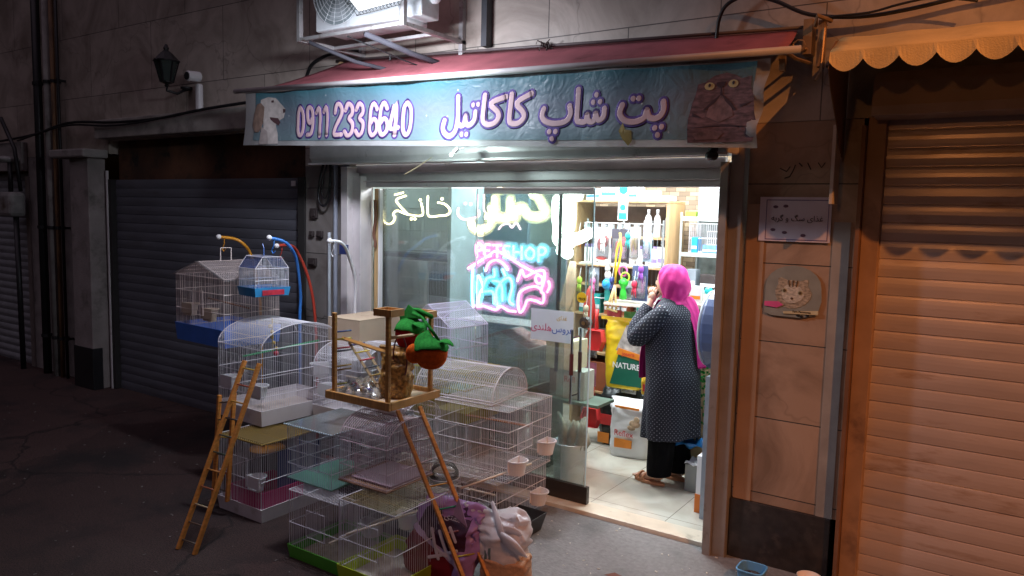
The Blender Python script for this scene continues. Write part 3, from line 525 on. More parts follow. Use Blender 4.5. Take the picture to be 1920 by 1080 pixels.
# scalloped valance: each scallop hangs between cusps .155 m apart
vb=B(); n=24; w_=.155
for i in range(n):
    x0=-.85+i*w_
    for k in range(8):
        a0,a1=k/8,(k+1)/8; dz=lambda a:.055*math.sin(math.pi*a)**.8
        vb.add([(x0+a0*w_,4.03,3.032),(x0+a1*w_,4.03,3.032),(x0+a1*w_,4.012,2.985-dz(a1)),(x0+a0*w_,4.012,2.985-dz(a0))],[(0,1,2,3)])
child(vb,'valance',m_yel,ya,solid=.002)
child(B().add([(-.90,4.79,3.25),(-.86,4.2,3.12),(-.85,4.03,3.03),(-.85,4.02,2.95),(-.86,4.15,2.86),(-.88,4.45,2.72),(-.90,4.70,2.58),(-.90,4.79,2.55)],[tuple(range(8))]),'side_cheek',M('brown_cheek',(.20,.11,.06),.7),ya,solid=.003)
child(B().box(-.918,-.898,4.55,4.70,2.30,2.74),'side_bar',M('cream_bar',(.55,.48,.40),.5),ya,bevel=.003)
child(B().tube([(-.84,4.04,3.02),(2.9,4.04,3.02)],.012,6),'front_bar',M('rusty_bracket'),ya)
# ---- cables over the right
def cable(label,pts,r=.012,mat=None,name='cable'):
    q=[Vector(p) for p in pts]; q=[q[0]]+q+[q[-1]]; o=[]
    for i in range(1,len(q)-2):
        for k in range(6):
            t=k/6; o.append(.5*((2*q[i])+(-q[i-1]+q[i+1])*t+(2*q[i-1]-5*q[i]+4*q[i+1]-q[i+2])*t*t+(-q[i-1]+3*q[i]-3*q[i+1]+q[i+2])*t**3))
    o.append(q[-2]); b=B().tube(o,r,7); return tag(b.build(name,mat or m_black,smooth=True),label,name.replace('_',' '))
cable('thick black cable arching over the right end of the maroon awning',[(-1.68,4.74,3.30),(-1.66,4.72,3.44),(-1.60,4.70,3.52),(-1.48,4.70,3.55),(-1.32,4.70,3.50),(-1.12,4.72,3.40),(-.85,4.74,3.36),(-.6,4.74,3.37),(-.3,4.74,3.41),(0.,4.74,3.44),(.5,4.74,3.53)],.012)
cable('second thin black cable twisted with the thick one above the yellow awning',[(-1.0,4.70,3.37),(-.8,4.71,3.37),(-.66,4.70,3.39),(-.52,4.70,3.405),(-.40,4.70,3.39),(-.28,4.70,3.36)],.007)
cable('short dark cable running behind the yellow awning corner',[(-1.02,4.75,3.10),(-.95,4.77,3.10),(-.9,4.78,3.10)],.009)
# sprig of dead plant growing from the wall joint
rnd=random.Random(4); b=B()
for k in range(16):
    a=rnd.uniform(0,6.28); l=rnd.uniform(.02,.07); p0=(-2.93,4.78,3.40+rnd.uniform(-.02,.03)); p1=(p0[0]+math.cos(a)*l,4.75-rnd.random()*.05,p0[2]+math.sin(a)*l); p2=(p1[0]+rnd.uniform(-.03,.03),p1[1],p1[2]+rnd.uniform(-.04,.03)); b.tube([p0,p1,p2],.004,4)
b.ball((-2.93,4.77,3.41),.022,7,5)
tag(b.build('dead_plant',M('dead_leaf',(.06,.04,.035),.8)),'dark tuft of dead plant on the wall above the maroon awning','plant')
# ---- paper notices on the pier
t=thing('paper_notice','laminated white paper notice with printed Persian words on the cream pier','notice',(-1.15,4.79,2.2))
pl=child(B().box(-1.365,-.945,4.786,4.789,2.075,2.345),'sheet',M('notice_paper',(.58,.52,.60),.35,var=.05),t)
fr=B().box(-1.325,-.96,4.7845,4.7865,2.325,2.329).box(-1.325,-.96,4.7845,4.7865,2.085,2.089).box(-1.325,-1.322,4.7845,4.7865,2.089,2.325).box(-.963,-.96,4.7845,4.7865,2.089,2.325)
child(fr,'border_line',purple,t)
tx=lambda s_,sz,x,z,mat=m_black,par=t,y=4.7845,**k:text_mesh('lettering',s_,sz,mat,par,(x,y,z),**k)
tx('\uFEEA\uFE91\uFEAE\uFB94 \uFEED \uFB93\uFEB3 \uFBFC\uFE8D\uFEAC\uFECF',.046,-1.14,2.215)
nb=B(); 
for x,z in ((-1.21,2.29),(-1.27,2.285),(-1.21,2.13),(-1.28,2.145),(-1.10,2.115)): nb.ball((x,4.785,z),.012,7,4,(1.4,.1,.8))
child(nb,'small_pictures',M('notice_print_dark',(.12,.06,.10),.5),t)
t=thing('cat_sticker','round topped sticker of a tabby kitten on the cream pier','sticker',(-1.14,4.79,1.78))
cx=-1.14; pts=[(cx-.165,1.63),(cx-.12,1.615),(cx+.06,1.612),(cx+.15,1.64),(cx+.17,1.72),(cx+.165,1.80)]+[(cx+.165*math.cos(a),1.80+.13*math.sin(a)) for a in [i*math.pi/10 for i in range(1,10)]]+[(cx-.165,1.80)]
sb_=child(B().poly(pts,(4.788,4.791)),'backing',M('sticker_grey',(.26,.28,.26),.35,var=.15,scale=9),t)
fur=M('kitten_fur',(.34,.29,.22),.6,var=.6,scale=42,stretch=(1,1,2)); 
def kface(b,k_,y0,y1,ear=1):
    o=[]
    for i in range(48):
        a=2*math.pi*i/48; r=.098*(1+.04*math.sin(a*3+1))*k_; 
        for ea in (.95,2.19): r+=.040*k_*ear*max(0,1-abs(a-ea)/.28)
        r*=1+.05*mnoise.noise(Vector((math.cos(a)*9,math.sin(a)*9,2)))
        o.append((cx+r*math.cos(a)*1.08,1.755+r*math.sin(a)*.88))
    b.poly(o,(y0,y1)); return b
head_=child(kface(B(),1,4.7862,4.788),'kitten_face',fur,t)
child(kface(B(),.62,4.7852,4.7861,.3),'kitten_muzzle',M('kitten_pale',(.50,.47,.40),.6,var=.35,scale=55,stretch=(1,1,2)),head_)
kd=B()
for x,z in ((cx-.048,1.775),(cx+.045,1.765)): kd.ball((x,4.7845,z),.014,12,6,(1,.1,1))
child(kd,'kitten_eyes',M('cat_eye_yellow'),head_)
kd=B()
for x,z in ((cx-.048,1.775),(cx+.045,1.765)): kd.ball((x,4.7835,z),.0095,10,6,(1,.1,1))
kd.ball((cx-.002,4.784,1.728),.009,8,5,(1,.1,.8))
for dx in (-.02,0,.02): kd.poly([(cx+dx-.003,1.80),(cx+dx+.003,1.80),(cx+dx*1.3+.003,1.84),(cx+dx*1.3-.003,1.84)],(4.7835,4.7855))
child(kd,'kitten_markings',M('kitten_brown',(.10,.06,.03),.5),head_)
child(B().poly([(cx-.165,1.70),(cx-.08,1.705),(cx-.05,1.685),(cx-.09,1.665),(cx-.165,1.672)],(4.783,4.785)),'pink_collar',M('pink_ink',(.75,.12,.35),.4),t)
child(B().poly([(cx-.05,1.645),(cx+.155,1.665),(cx+.155,1.64),(cx-.05,1.632)],(4.783,4.785)),'caption_band',M('cream_ink',(.55,.50,.32),.4),t)
kd=B()
for x,z in ((cx+.04,1.628),(cx+.095,1.632),(cx+.06,1.622)): kd.ball((x,4.785,z),.010,7,5,(1.2,.1,.8))
child(kd,'paw_marks',m_black,t)
tx('Pars Parmonte',.018,cx+.06,1.650,par=t,y=4.782)
# handwritten digits on the stone
t=B()
for s_ in ([(-1.20,2.53),(-1.22,2.50),(-1.26,2.52)],[(-1.17,2.54),(-1.18,2.51),(-1.20,2.47),(-1.23,2.46)],[(-1.10,2.55),(-1.08,2.51)],[(-1.04,2.55),(-1.02,2.52),(-1.0,2.55)],[(-1.15,2.55),(-1.13,2.53)]):
    t.tube([(x,4.7975,z) for x,z in s_],.0028,4)
tag(t.build('scrawl',m_black),'faint black handwriting on the stone above the paper notice','handwriting')
# ---- pier at the window's left: cables, patches, switch boxes
cable('loop of black cable hanging beside the left window post',[(-5.20,4.77,2.75),(-5.27,4.74,2.55),(-5.30,4.73,2.32),(-5.24,4.73,2.24),(-5.16,4.73,2.32),(-5.15,4.74,2.6),(-5.13,4.76,2.78)],.011)
cable('tangled inner loop of thin cable beside the left window post',[(-5.17,4.77,2.75),(-5.24,4.74,2.5),(-5.25,4.72,2.36),(-5.19,4.72,2.31),(-5.14,4.72,2.45),(-5.17,4.74,2.7)],.007)
cable('grey conduit pipe running down the narrow pier',[(-5.11,4.77,2.75),(-5.12,4.77,2.2),(-5.12,4.77,1.2),(-5.12,4.77,.1)],.02,M('grey_conduit',(.30,.33,.40),.5),'conduit')
cable('thin pale pipe on the narrow pier beside the conduit',[(-5.20,4.77,2.0),(-5.20,4.77,1.2),(-5.20,4.77,.1)],.016,M('pale_pipe',(.42,.46,.50),.5),'pipe')
for lab,x,z,w,h in (('upper small dark box on the narrow pier',-5.42,2.17,.09,.09),('lower small dark box on the narrow pier',-5.44,1.72,.10,.07),('small dark socket on the narrow pier',-5.34,1.98,.07,.06),('small dark knob on the narrow pier',-5.45,1.98,.05,.05)):
    tag(B().box(x-w/2,x+w/2,4.77,4.797,z-h/2,z+h/2).box(x-w/3,x+w/3,4.762,4.77,z-h/3,z+h/3).build('wall_box',M('dark_box',(.045,.035,.035),.5),bevel=.004),lab,'wall box')
cable('knotted brown rope hanging on the left window jamb',[(-4.775,4.915,2.30),(-4.765,4.91,2.12),(-4.78,4.905,2.0),(-4.76,4.905,1.93),(-4.77,4.91,1.88)],.014,M('brown_rope',(.18,.08,.05),.8),'rope')
# ---- facade left: cables, pipes, lantern, camera, meters
cable('long dark cable sagging along the ledge over the dark shutter',[(-12.5,4.7,2.98),(-10.6,4.68,3.06),(-9.5,4.62,3.16),(-8.5,4.62,3.12),(-7.6,4.62,3.12),(-6.8,4.62,3.17),(-5.6,4.65,3.22)],.016)
cable('second dark cable running just under the first on the ledge',[(-10.9,4.66,3.00),(-9.6,4.62,3.13),(-8.6,4.61,3.085),(-7.9,4.61,3.095),(-7.2,4.62,3.15)],.012)
rust=M('rusty_pipe',(.22,.12,.06),.7,var=.4,scale=9,dirt=(.06,.04,.03),dscale=5,stretch=(1,1,.3))
for i,(x,r,mt,lab) in enumerate(((-10.42,.05,m_black,'thick black drain pipe left of the stained pillar'),(-10.16,.045,m_conc,'grey concrete coated pipe between the black and the rusty pipe'),(-10.02,.028,rust,'rusty pipe running up the wall beside the stained pillar'),(-9.90,.018,m_black,'thin black pipe right against the stained pillar'))):
    o=thing('drain_pipe',lab,'pipe',(x,4.7,0))
    child(B().tube([(x,4.71,0),(x,4.71,6.5)],r,10),'pipe',mt,o,smooth=True)
    cb=B()
    for z in (.5,1.9,3.7): cb.tube([(x,4.71,z-.02),(x,4.71,z+.02)],r*1.25,10).box(x-.01,x+.01,4.71,4.797,z-.015,z+.015)
    child(cb,'clamp',m_black,o)
t=thing('gas_meter','grey gas meter with bent pipes at the far left','gas meter',(-11.1,4.6,2.2))
mg=M('meter_grey',(.30,.30,.29),.6,var=.3,dirt=(.1,.07,.05))
child(B().box(-11.25,-10.85,4.52,4.72,2.02,2.34),'body',mg,t,bevel=.05)
child(B().lathe([(.02,0),(.15,.01),(.17,.04),(.15,.07),(.03,.09)],(-11.12,4.6,2.72),16),'regulator',mg,t,smooth=True)
child(B().tube([(-11.0,4.6,2.34),(-11.0,4.6,2.72)],.03,8).tube([(-10.93,4.62,2.02),(-10.93,4.64,0)],.035,8).tube([(-11.6,4.66,2.28),(-11.25,4.62,2.28)],.03,8).tube([(-10.72,4.6,2.35),(-10.85,4.6,2.9),(-11.2,4.6,3.3)],.025,7),'pipes',m_black,t,smooth=True)
t=thing('wall_lantern','black carriage lantern on the wall above the dark shutter','lantern',(-7.4,4.8,3.5))
lx,ly=-7.36,4.56
child(B().lathe([(.012,.40),(.03,.36),(.022,.34),(.06,.31),(.12,.245),(.135,.235),(.13,.225)],(lx,ly,3.44),8),'cap',m_black,t)
ib=B()
for k in range(6):
    a=k*math.pi/3; ib.tube([(lx+.115*math.cos(a),ly+.115*math.sin(a),3.67),(lx+.06*math.cos(a),ly+.06*math.sin(a),3.46)],.008,5)
ib.lathe([(.01,-.03),(.025,-.01),(.015,.0),(.065,.02),(.068,.03)],(lx,ly,3.44),10)
child(ib,'cage_ribs',m_black,t)
child(B().lathe([(.055,.03),(.105,.225)],(lx,ly,3.44),6),'glass',M('lantern_glass',(.035,.05,.045),.2),t)
child(B().tube([(lx,ly,3.43),(lx,ly,3.38),(lx+.02,ly+.1,3.36),(lx+.03,4.76,3.42)],.014,7).lathe([(.001,-.02),(.06,0),(.06,.02),(.001,.03)],(lx+.03,4.76,3.42),10),'arm',m_black,t,smooth=True)
t=thing('security_camera','white security camera on a stalk above the ledge','camera',(-7.05,4.75,3.3))
child(B().box(-7.10,-7.03,4.70,4.76,3.175,3.45),'stalk',m_white,t,bevel=.02)
cm=child(B().tube([(-7.07,4.60,3.51),(-7.07,4.74,3.52)],.052,14),'head',m_white,t,smooth=False,bevel=.01)
child(B().tube([(-7.07,4.592,3.51),(-7.07,4.602,3.51)],.040,14),'lens',m_black,cm)
# ---- air conditioner in its bracket cage
t=thing('air_conditioner','white outdoor air conditioner unit in a steel frame above the maroon awning','air conditioner',(-4.2,4.3,3.6))
mac=M('ac_white',(.58,.62,.64),.4,var=.06,dirt=(.42,.44,.44),dscale=5)
child(B().box(-4.66,-3.80,4.13,4.46,3.57,4.20),'casing',mac,t,bevel=.015)
child(B().box(-3.798,-3.66,4.22,4.42,3.60,3.80).ball((-3.62,4.32,3.74),.05,8,6),'side_cover',mac,t,bevel=.01)
cx,cz=-4.40,3.86
gb=B()
for i in range(1,9):
    r=.028+i*.03; gb.tube([(cx+r*math.cos(a),4.118,cz+r*math.sin(a)) for a in [k*math.pi/24 for k in range(49)]],.0035,5,False)
for k in range(16):
    a=k*math.pi/8; gb.tube([(cx+.03*math.cos(a),4.114,cz+.03*math.sin(a)),(cx+.27*math.cos(a+.25),4.116,cz+.27*math.sin(a+.25))],.0022,4,False)
child(gb,'fan_guard',mac,t)
child(B().tube([(cx,4.126,cz),(cx,4.1295,cz)],.265,40),'fan_opening',M('fan_grey',(.20,.24,.25),.6),t)
fb=B()
for k in range(3):
    a=k*2.094+.4
    fb.add([(cx+.03*math.cos(a),4.124,cz+.03*math.sin(a)),(cx+.24*math.cos(a-.3),4.122,cz+.24*math.sin(a-.3)),(cx+.25*math.cos(a+.5),4.125,cz+.25*math.sin(a+.5)),(cx+.05*math.cos(a+1.),4.125,cz+.05*math.sin(a+1.))],[(0,1,2,3)])
child(fb,'fan_blades',M('fan_blade_grey',(.34,.38,.40),.5),t)
ms_=M('frame_steel',(.42,.42,.42),.45,metal=.4,var=.2,dirt=(.2,.17,.14),dscale=10)
fr=B()
for x in (-4.80,-3.72):
    fr.box(x-.018,x+.018,4.08,4.797,3.505,3.535); fr.box(x-.018,x+.018,4.08,4.116,3.535,5.0); fr.box(x-.018,x+.018,4.75,4.797,3.2 if x>-4 else 3.535,5.0)
fr.box(-4.782,-3.738,4.08,4.11,3.508,3.533).box(-4.782,-3.738,4.44,4.47,3.508,3.533)
child(fr,'bracket_frame',ms_,t,bevel=.002)
child(B().tube([(-4.72,4.12,3.50),(-4.5,4.4,3.38),(-4.2,4.76,3.30)],.016,8).tube([(-4.12,4.12,3.50),(-3.95,4.45,3.40),(-3.8,4.77,3.33)],.022,8),'pipe_lagging',M('grey_lagging',(.06,.06,.075),.8,var=.25,scale=9),t,smooth=True)
child(B().tube([(-4.3,4.12,3.50),(-4.1,4.5,3.38),(-3.95,4.7,3.31)],.006,5).tube([(-4.45,4.75,3.5),(-4.47,4.76,3.3)],.012,6),'wires',m_black,t)
wallobj('vertical_duct','grey metal duct on the wall right of the air conditioner',[(-3.50,-3.45,4.72,4.797,3.46,6)],M('duct_grey',(.05,.052,.06),.5,metal=.4,var=.15),'duct')
cable('black cable lying on the wall at the left end of the maroon awning',[(-5.50,4.77,3.40),(-5.4,4.75,3.50),(-5.2,4.75,3.56),(-4.95,4.77,3.57),(-4.8,4.77,3.56)],.016)
# ---- lit flood lamp with wire guard hung in front of the unit
t=thing('flood_lamp','glaring white lamp with a wire guard hanging before the air conditioner','lamp',(-3.8,3.85,3.7))
Rm_=Matrix.Translation((-3.78,3.84,3.66))@Euler((R(-38),0,R(-8))).to_matrix().to_4x4()
child(B().box(-.24,.24,-.10,.10,.012,.07,Rm_),'housing',m_black,t,bevel=.006)
child(B().box(-.225,.225,-.088,.088,-.002,.010,Rm_),'lit_panel',E('flood_glow',(.9,.97,1),9),t)
gb=B()
for k in range(13):
    x=-.23+k*.0383; gb.tube([Rm_@Vector((x,-.10,.01)),Rm_@Vector((x,-.10,-.035)),Rm_@Vector((x,.10,-.035)),Rm_@Vector((x,.10,.01))],.0028,4)
for y in (-.1,0,.1): gb.tube([Rm_@Vector((-.24,y,-.035)),Rm_@Vector((.24,y,-.035))],.003,4)
child(gb,'wire_guard',m_black,t)
child(B().tube([(-3.78,3.87,3.70),(-3.78,4.0,4.3),(-3.78,4.1,4.9)],.014,6),'hanger',m_black,t)
# ================================================================= BIRD CAGES
m_wire=M('white_wire',(.74,.72,.78),.35,var=0)
m_wirep=M('pinkish_wire',(.60,.45,.50),.4,var=0)
m_wirec=M('cream_wire',(.80,.70,.66),.4,var=0)
m_wireb=M('blue_wire',(.10,.20,.55),.4,var=0)
m_wirey=M('ochre_wire',(.26,.17,.04),.4,var=0)
m_cup=M('cup_plastic',(.74,.74,.76),.35,var=.04,sub=.2)
m_trw=M('tray_white',(.72,.68,.70),.4,var=.07,dirt=(.55,.50,.48),dscale=8)
m_trb=M('tray_blue',(.07,.22,.75),.35,var=.1)
m_trl=M('tray_sky_blue',(.03,.28,.60),.35,var=.1)
m_perch=M('ribbed_perch',(.62,.52,.40),.5,var=.15,scale=30)
def cup_shape(w=.10,d=.07,h=.07):
    b=B(); n=12
    def ringp(s,z):
        pts=[(-w/2*s,0,z)]+[(-w/2*s*math.cos(math.pi*k/n),-d*s*math.sin(math.pi*k/n)**.8,z) for k in range(1,n)]+[(w/2*s,0,z)]
        return pts
    R_=[ringp(.78,0),ringp(.97,h*.9),ringp(1.06,h*.92),ringp(1.06,h),ringp(.95,h),ringp(.74,.006)]
    K=len(R_[0]); vs=[p for r in R_ for p in r]; fs=[]
    for i in range(len(R_)-1):
        for k in range(K):
            a=i*K+k; c=i*K+(k+1)%K; fs.append((a,c,c+K,a+K))
    fs.append(tuple(range(K))[::-1]); fs.append(tuple(range(5*K,6*K))); b.add(vs,fs)
    b.box(-w*.52,w*.52,-.001,.004,h*.2,h*1.04)
    return b
CUP=None
def cup(par,loc,rz,mat=None,s=1.45):
    global CUP
    if CUP is None:
        CUP=cup_shape().build('feeder_cup',m_cup); o=CUP
    else: o=CUP.copy(); COL.objects.link(o)
    if mat: o.data=o.data.copy(); o.data.materials[0]=mat
    o.parent=par; o.location=loc; o.rotation_euler=(0,0,rz); o.scale=(s,s,s); return o
def cage(label,x0,y0,w,d,z0,h,rot=0,top='flat',rise=.2,tray=None,trayh=.09,wire=None,cups=(),perches=(),rails=(.33,.66),sp=.0175,floor=None,plate=None,group='wire bird cages on display',door=None,r=.0015,fr=.0032,roofwire=None,seed=1,skirt=0,name='bird_cage'):
    wire=wire or m_wire
    t=thing(name,label,'bird cage',(x0,y0,z0),rot,group)
    zb=trayh*.7 if tray else 0
    b=B(); rb=B(); f=B(); rnd=random.Random(seed)
    J=lambda: rnd.gauss(0,.0016)
    def ty(x,y):
        if top=='flat': return h
        if top=='archx': return h+rise*math.sqrt(max(0,1-((y/d-.5)*2)**2))
        if top=='archy': return h+rise*math.sqrt(max(0,1-((x/w-.5)*2)**2))
        if top=='gablex': return h+rise*(1-abs(y/d-.5)*2)
        if top=='gabley': return h+rise*(1-abs(x/w-.5)*2)
        if top=='hipx':
            u=abs(y/d-.5)*2; return h+rise*min(1,(1-u)/.45)
        if top=='hipy':
            u=abs(x/w-.5)*2; return h+rise*min(1,(1-u)/.45)
    nx=max(3,int(w/sp)); ny=max(3,int(d/sp))
    for i in range(nx+1):
        x=w*i/nx
        for y in (0,d): b.wire((x+J(),y,zb),(x+J(),y,ty(x,y)),r)
    for i in range(1,ny):
        y=d*i/ny
        for x in (0,w): b.wire((x,y+J(),zb),(x,y+J(),ty(x,y)),r)
    # roof
    if top=='flat':
        for i in range(nx+1): rb.wire((w*i/nx,0,h),(w*i/nx,d,h),r)
        for k in range(5): rb.wire((0,d*k/4,h),(w,d*k/4,h),r)
    elif top in('archx','gablex','hipx'):
        seg={'archx':14,'gablex':2,'hipx':40}[top]
        for i in range(nx+1):
            x=w*i/nx; pts=[(x,d*(.5-.5*math.cos(math.pi*k/seg)) if top=='archx' else d*k/seg,0) for k in range(seg+1)]
            pts=[(p[0],p[1],ty(p[0],p[1])) for p in pts]
            for q0,q1 in zip(pts,pts[1:]): rb.wire(q0,q1,r)
        for k in range(7):
            y=d*(.5-.5*math.cos(math.pi*k/6)) if top=='archx' else d*k/6; rb.wire((0,y,ty(0,y)),(w,y,ty(0,y)),r*1.3)
    else:
        seg=14 if top=='archy' else 4
        ks=[w*(.5-.5*math.cos(math.pi*k/seg)) for k in range(seg+1)] if top=='archy' else ([0,w*.225,w*.5,w*.775,w] if top=='hipy' else [0,w*.5,w])
        for i in range(ny+1):
            y=d*i/ny
            for a,c in zip(ks,ks[1:]): rb.wire((a,y,ty(a,y)),(c,y,ty(c,y)),r)
        for k in range(7):
            x=w*(.5-.5*math.cos(math.pi*k/6)) if top=='archy' else w*k/6; rb.wire((x,0,ty(x,0)),(x,d,ty(x,0)),r*1.3)
    e=.0018
    rr=[zb+.01]+[zb+(h-zb)*q for q in rails]+[h]
    for z in rr:
        f.tube([(-e,-e,z),(w+e,-e,z),(w+e,d+e,z),(-e,d+e,z),(-e,-e,z)],fr,5)
    for x,y in ((0,0),(w,0),(w,d),(0,d)): f.wire((x,y,zb),(x,y,h),fr)
    if top in('archx','gablex','hipx'):
        ys=[d*(.5-.5*math.cos(math.pi*k/16)) for k in range(17)] if top=='archx' else ([0,d/2,d] if top=='gablex' else [0,d*.225,d*.775,d])
        for x in (0,w): f.tube([(x,y,ty(x,y)+e) for y in ys],fr,5)
        for yy in ([d/2] if top!='hipx' else [d*.225,d*.775]): f.tube([(0,yy,h+rise),(w,yy,h+rise)],fr,5)
    elif top in ('archy','gabley','hipy'):
        xs=[w*(.5-.5*math.cos(math.pi*k/16)) for k in range(17)] if top=='archy' else ([0,w*.225,w*.775,w] if top=='hipy' else [0,w/2,w])
        for y in (0,d): f.tube([(x,y,ty(x,y)+e) for x in xs],fr,5)
        for x in ([w/2] if top!='hipy' else [w*.225,w*.775]): f.tube([(x,0,ty(x,0)),(x,d,ty(x,0))],fr,5)
    b.build('wire_walls',wire,t); rb.build('wire_roof',roofwire or wire,t); f.build('frame',wire,t)
    if tray:
        B().tray(-.012,w+.012,-.012,d+.012,0,trayh,.006,.012).build('tray',tray,t)
    if floor: B().box(.006,w-.006,.006,d-.006,.012,.016).build('floor_sheet',floor,t)
    if plate: 
        m_,z_,ov=plate; B().box(-ov,w+ov,-ov,d+ov,z_,z_+.008).build('shelf_plate',m_,t,bevel=.002)
    for side,u,z,*o in cups:
        mt=o[0] if o else None
        if side=='-y': cup(t,(u,-.002,z),0,mt)
        if side=='+x': cup(t,(w+.002,u,z),R(90),mt)
        if side=='-yi': cup(t,(u,.002,z),R(180),mt)
        if side=='+xi': cup(t,(w-.004,u,z),R(-90),mt)
        if side=='+yi': cup(t,(u,d-.004,z),0,mt)
    for p,q,*o in perches:
        B().tube([p,q],.008,7).build('perch',o[0] if o else m_perch,t,smooth=True)
    if door is None and w>.3 and h>.25: door=(w*.36,zb+(h-zb)*.30,min(.16,w*.4),(h-zb)*.45,'-y')
    if door:
        x_,z_,dw,dh,side=door; db=B()
        if side=='-y':
            db.tube([(x_,-.006,z_),(x_+dw,-.006,z_),(x_+dw,-.006,z_+dh),(x_,-.006,z_+dh),(x_,-.006,z_)],.003,5)
            for k in range(1,int(dw/sp)): db.wire((x_+k*sp,-.006,z_),(x_+k*sp,-.006,z_+dh),r)
        else:
            db.tube([(w+.006,x_,z_),(w+.006,x_+dw,z_),(w+.006,x_+dw,z_+dh),(w+.006,x_,z_+dh),(w+.006,x_,z_)],.003,5)
            for k in range(1,int(dw/sp)): db.wire((w+.006,x_+k*sp,z_),(w+.006,x_+k*sp,z_+dh),r)
        db.build('cage_door',wire,t)
    return t
sand=M('tray_sand',(.42,.36,.28),.8,var=.2,scale=30); kraft=M('kraft_board',(.30,.16,.10),.7,var=.15,scale=12)
mint=M('mint_plate',(.22,.48,.34),.4,var=.08); m_pinktray=M('magenta_tray',(.55,.03,.17),.35,var=.1); m_green=M('green_tray',(.10,.42,.04),.35,var=.1); m_lime=M('lime_tray',(.48,.62,.03),.35,var=.1)
m_mauve=M('mauve_plate',(.42,.30,.36),.5,var=.1)
# left stack, standing on the ground
c1=cage('lowest cage of the left stack, ochre top and white tray with a magenta box inside',-4.76,3.30,.48,.74,0,.56,0,'flat',tray=m_trw,trayh=.10,rails=(.45,),roofwire=m_wirey,cups=(('-yi',.38,.21),),seed=2,skirt=1)
B().tray(.10,.46,.02,.40,.05,.20,.006,.01).build('magenta_box',m_pinktray,c1)
B().tube([(-.004,-.004,.563),(.484,-.004,.563),(.484,.744,.563)],.006,6).build('ochre_rim',m_wirey,c1)
B().box(.01,.47,.06,.73,.545,.549).build('top_sheet',M('ochre_sheet',(.09,.055,.014),.6,var=.2),c1)
tag(B().cbox((-4.38,3.72,.29),(.02,.40,.30)).build('cardboard_sheet',M('navy_card',(.03,.05,.20),.5,var=.1),bevel=.003),'navy blue cardboard leaning inside the lowest cage of the left stack','card')
c2=cage('large arched white cage with a green perch and white tray on the left stack',-5.18,3.60,.56,.74,.57,.58,R(-3),'archx',.17,tray=m_trw,trayh=.12,rails=(.28,.62),cups=(('-yi',.10,.22),('-yi',.48,.20),('+xi',.56,.30),('+yi',.35,.25)),seed=3,
  perches=(((.30,.02,.50),(.40,.66,.56),M('green_perch',(.03,.42,.16),.4)),),floor=M('tray_paper',(.60,.52,.48),.8,var=.1))
tb=B(); 
for k in range(5): tb.ball((.36+.012*math.sin(k*2),.22+.02*k*.6,.72-.045*k),.016,8,6)
tb.tube([(.36,.24,.78),(.365,.24,.5)],.003,4); tb.build('bead_toy',M('yellow_bead',(.50,.34,.05),.4,var=.2),c2,smooth=True)
B().ball((.365,.27,.50),.022,8,6).build('red_bead',M('red_bead',(.45,.02,.05),.4),c2,smooth=True)
c3=cage('long arched white cage behind the play stand, right of the green perch cage',-4.56,4.02,.52,.68,.57,.42,0,'archx',.17,tray=m_trw,trayh=.10,rails=(.3,.62),cups=(('-yi',.12,.17),),seed=4,perches=(((.05,.3,.28),(.48,.3,.28)),))
c3b=cage('plain white cage under the long arched cage with dark shelves inside',-4.50,4.02,.50,.70,0,.56,0,'flat',rails=(.3,.6,.8),seed=5,tray=M('dark_tray',(.05,.05,.07),.5),plate=(M('dark_plate',(.05,.05,.08),.5),.28,0))
# middle stacks
c4=cage('low wire cage with a bright green tray, nearest the camera on the left',-3.72,3.08,.46,.47,0,.44,0,'flat',tray=m_green,trayh=.085,rails=(.45,),cups=(('+yi',.28,.06),),seed=6,floor=sand,sp=.018,perches=(((.36,.0,.18),(.42,.46,.22)),))
c5=cage('pale wire cage with a mint floor plate and a clear blue top sheet',-3.88,3.20,.41,.47,.445,.36,0,'flat',rails=(.3,.55,),seed=7,plate=(mint,.004,.006),door=(.1,.1,.2,.18,'-y'))
B().box(-.015,.425,-.015,.485,.364,.369).build('clear_top',sheer('blue_film',(.70,.86,.95),.22,.12,.22),c5)
rp=B()
for k in range(22): rp.ball((-.012+k*.0205,-.016,.366),.007,6,4)
for k in range(22): rp.ball((.426,-.012+k*.023,.366),.005,6,4)
rp.build('beaded_edge',M('ice_bead',(.62,.75,.82),.1,var=.1),c5)
c6=cage('low wire cage with a lime yellow tray beside the purple bag',-3.24,3.05,.44,.50,0,.50,0,'flat',tray=m_lime,trayh=.10,rails=(.45,),cups=(('+yi',.12,.20),),seed=8,floor=M('paper_sheet',(.6,.55,.5),.7,var=.1),sp=.018,roofwire=m_wirey,perches=(((.10,-.04,.32),(.22,.50,.33)),))
c7=cage('pinkish arched cage on a brown board right under the play stand',-3.47,3.27,.40,.42,.51,.26,0,'archx',.15,wire=m_wirep,rails=(.4,),seed=9,plate=(kraft,-.006,.01),r=.0018)
B().box(.05,.39,.05,.41,.01,.018).build('mauve_floor',m_mauve,c7)
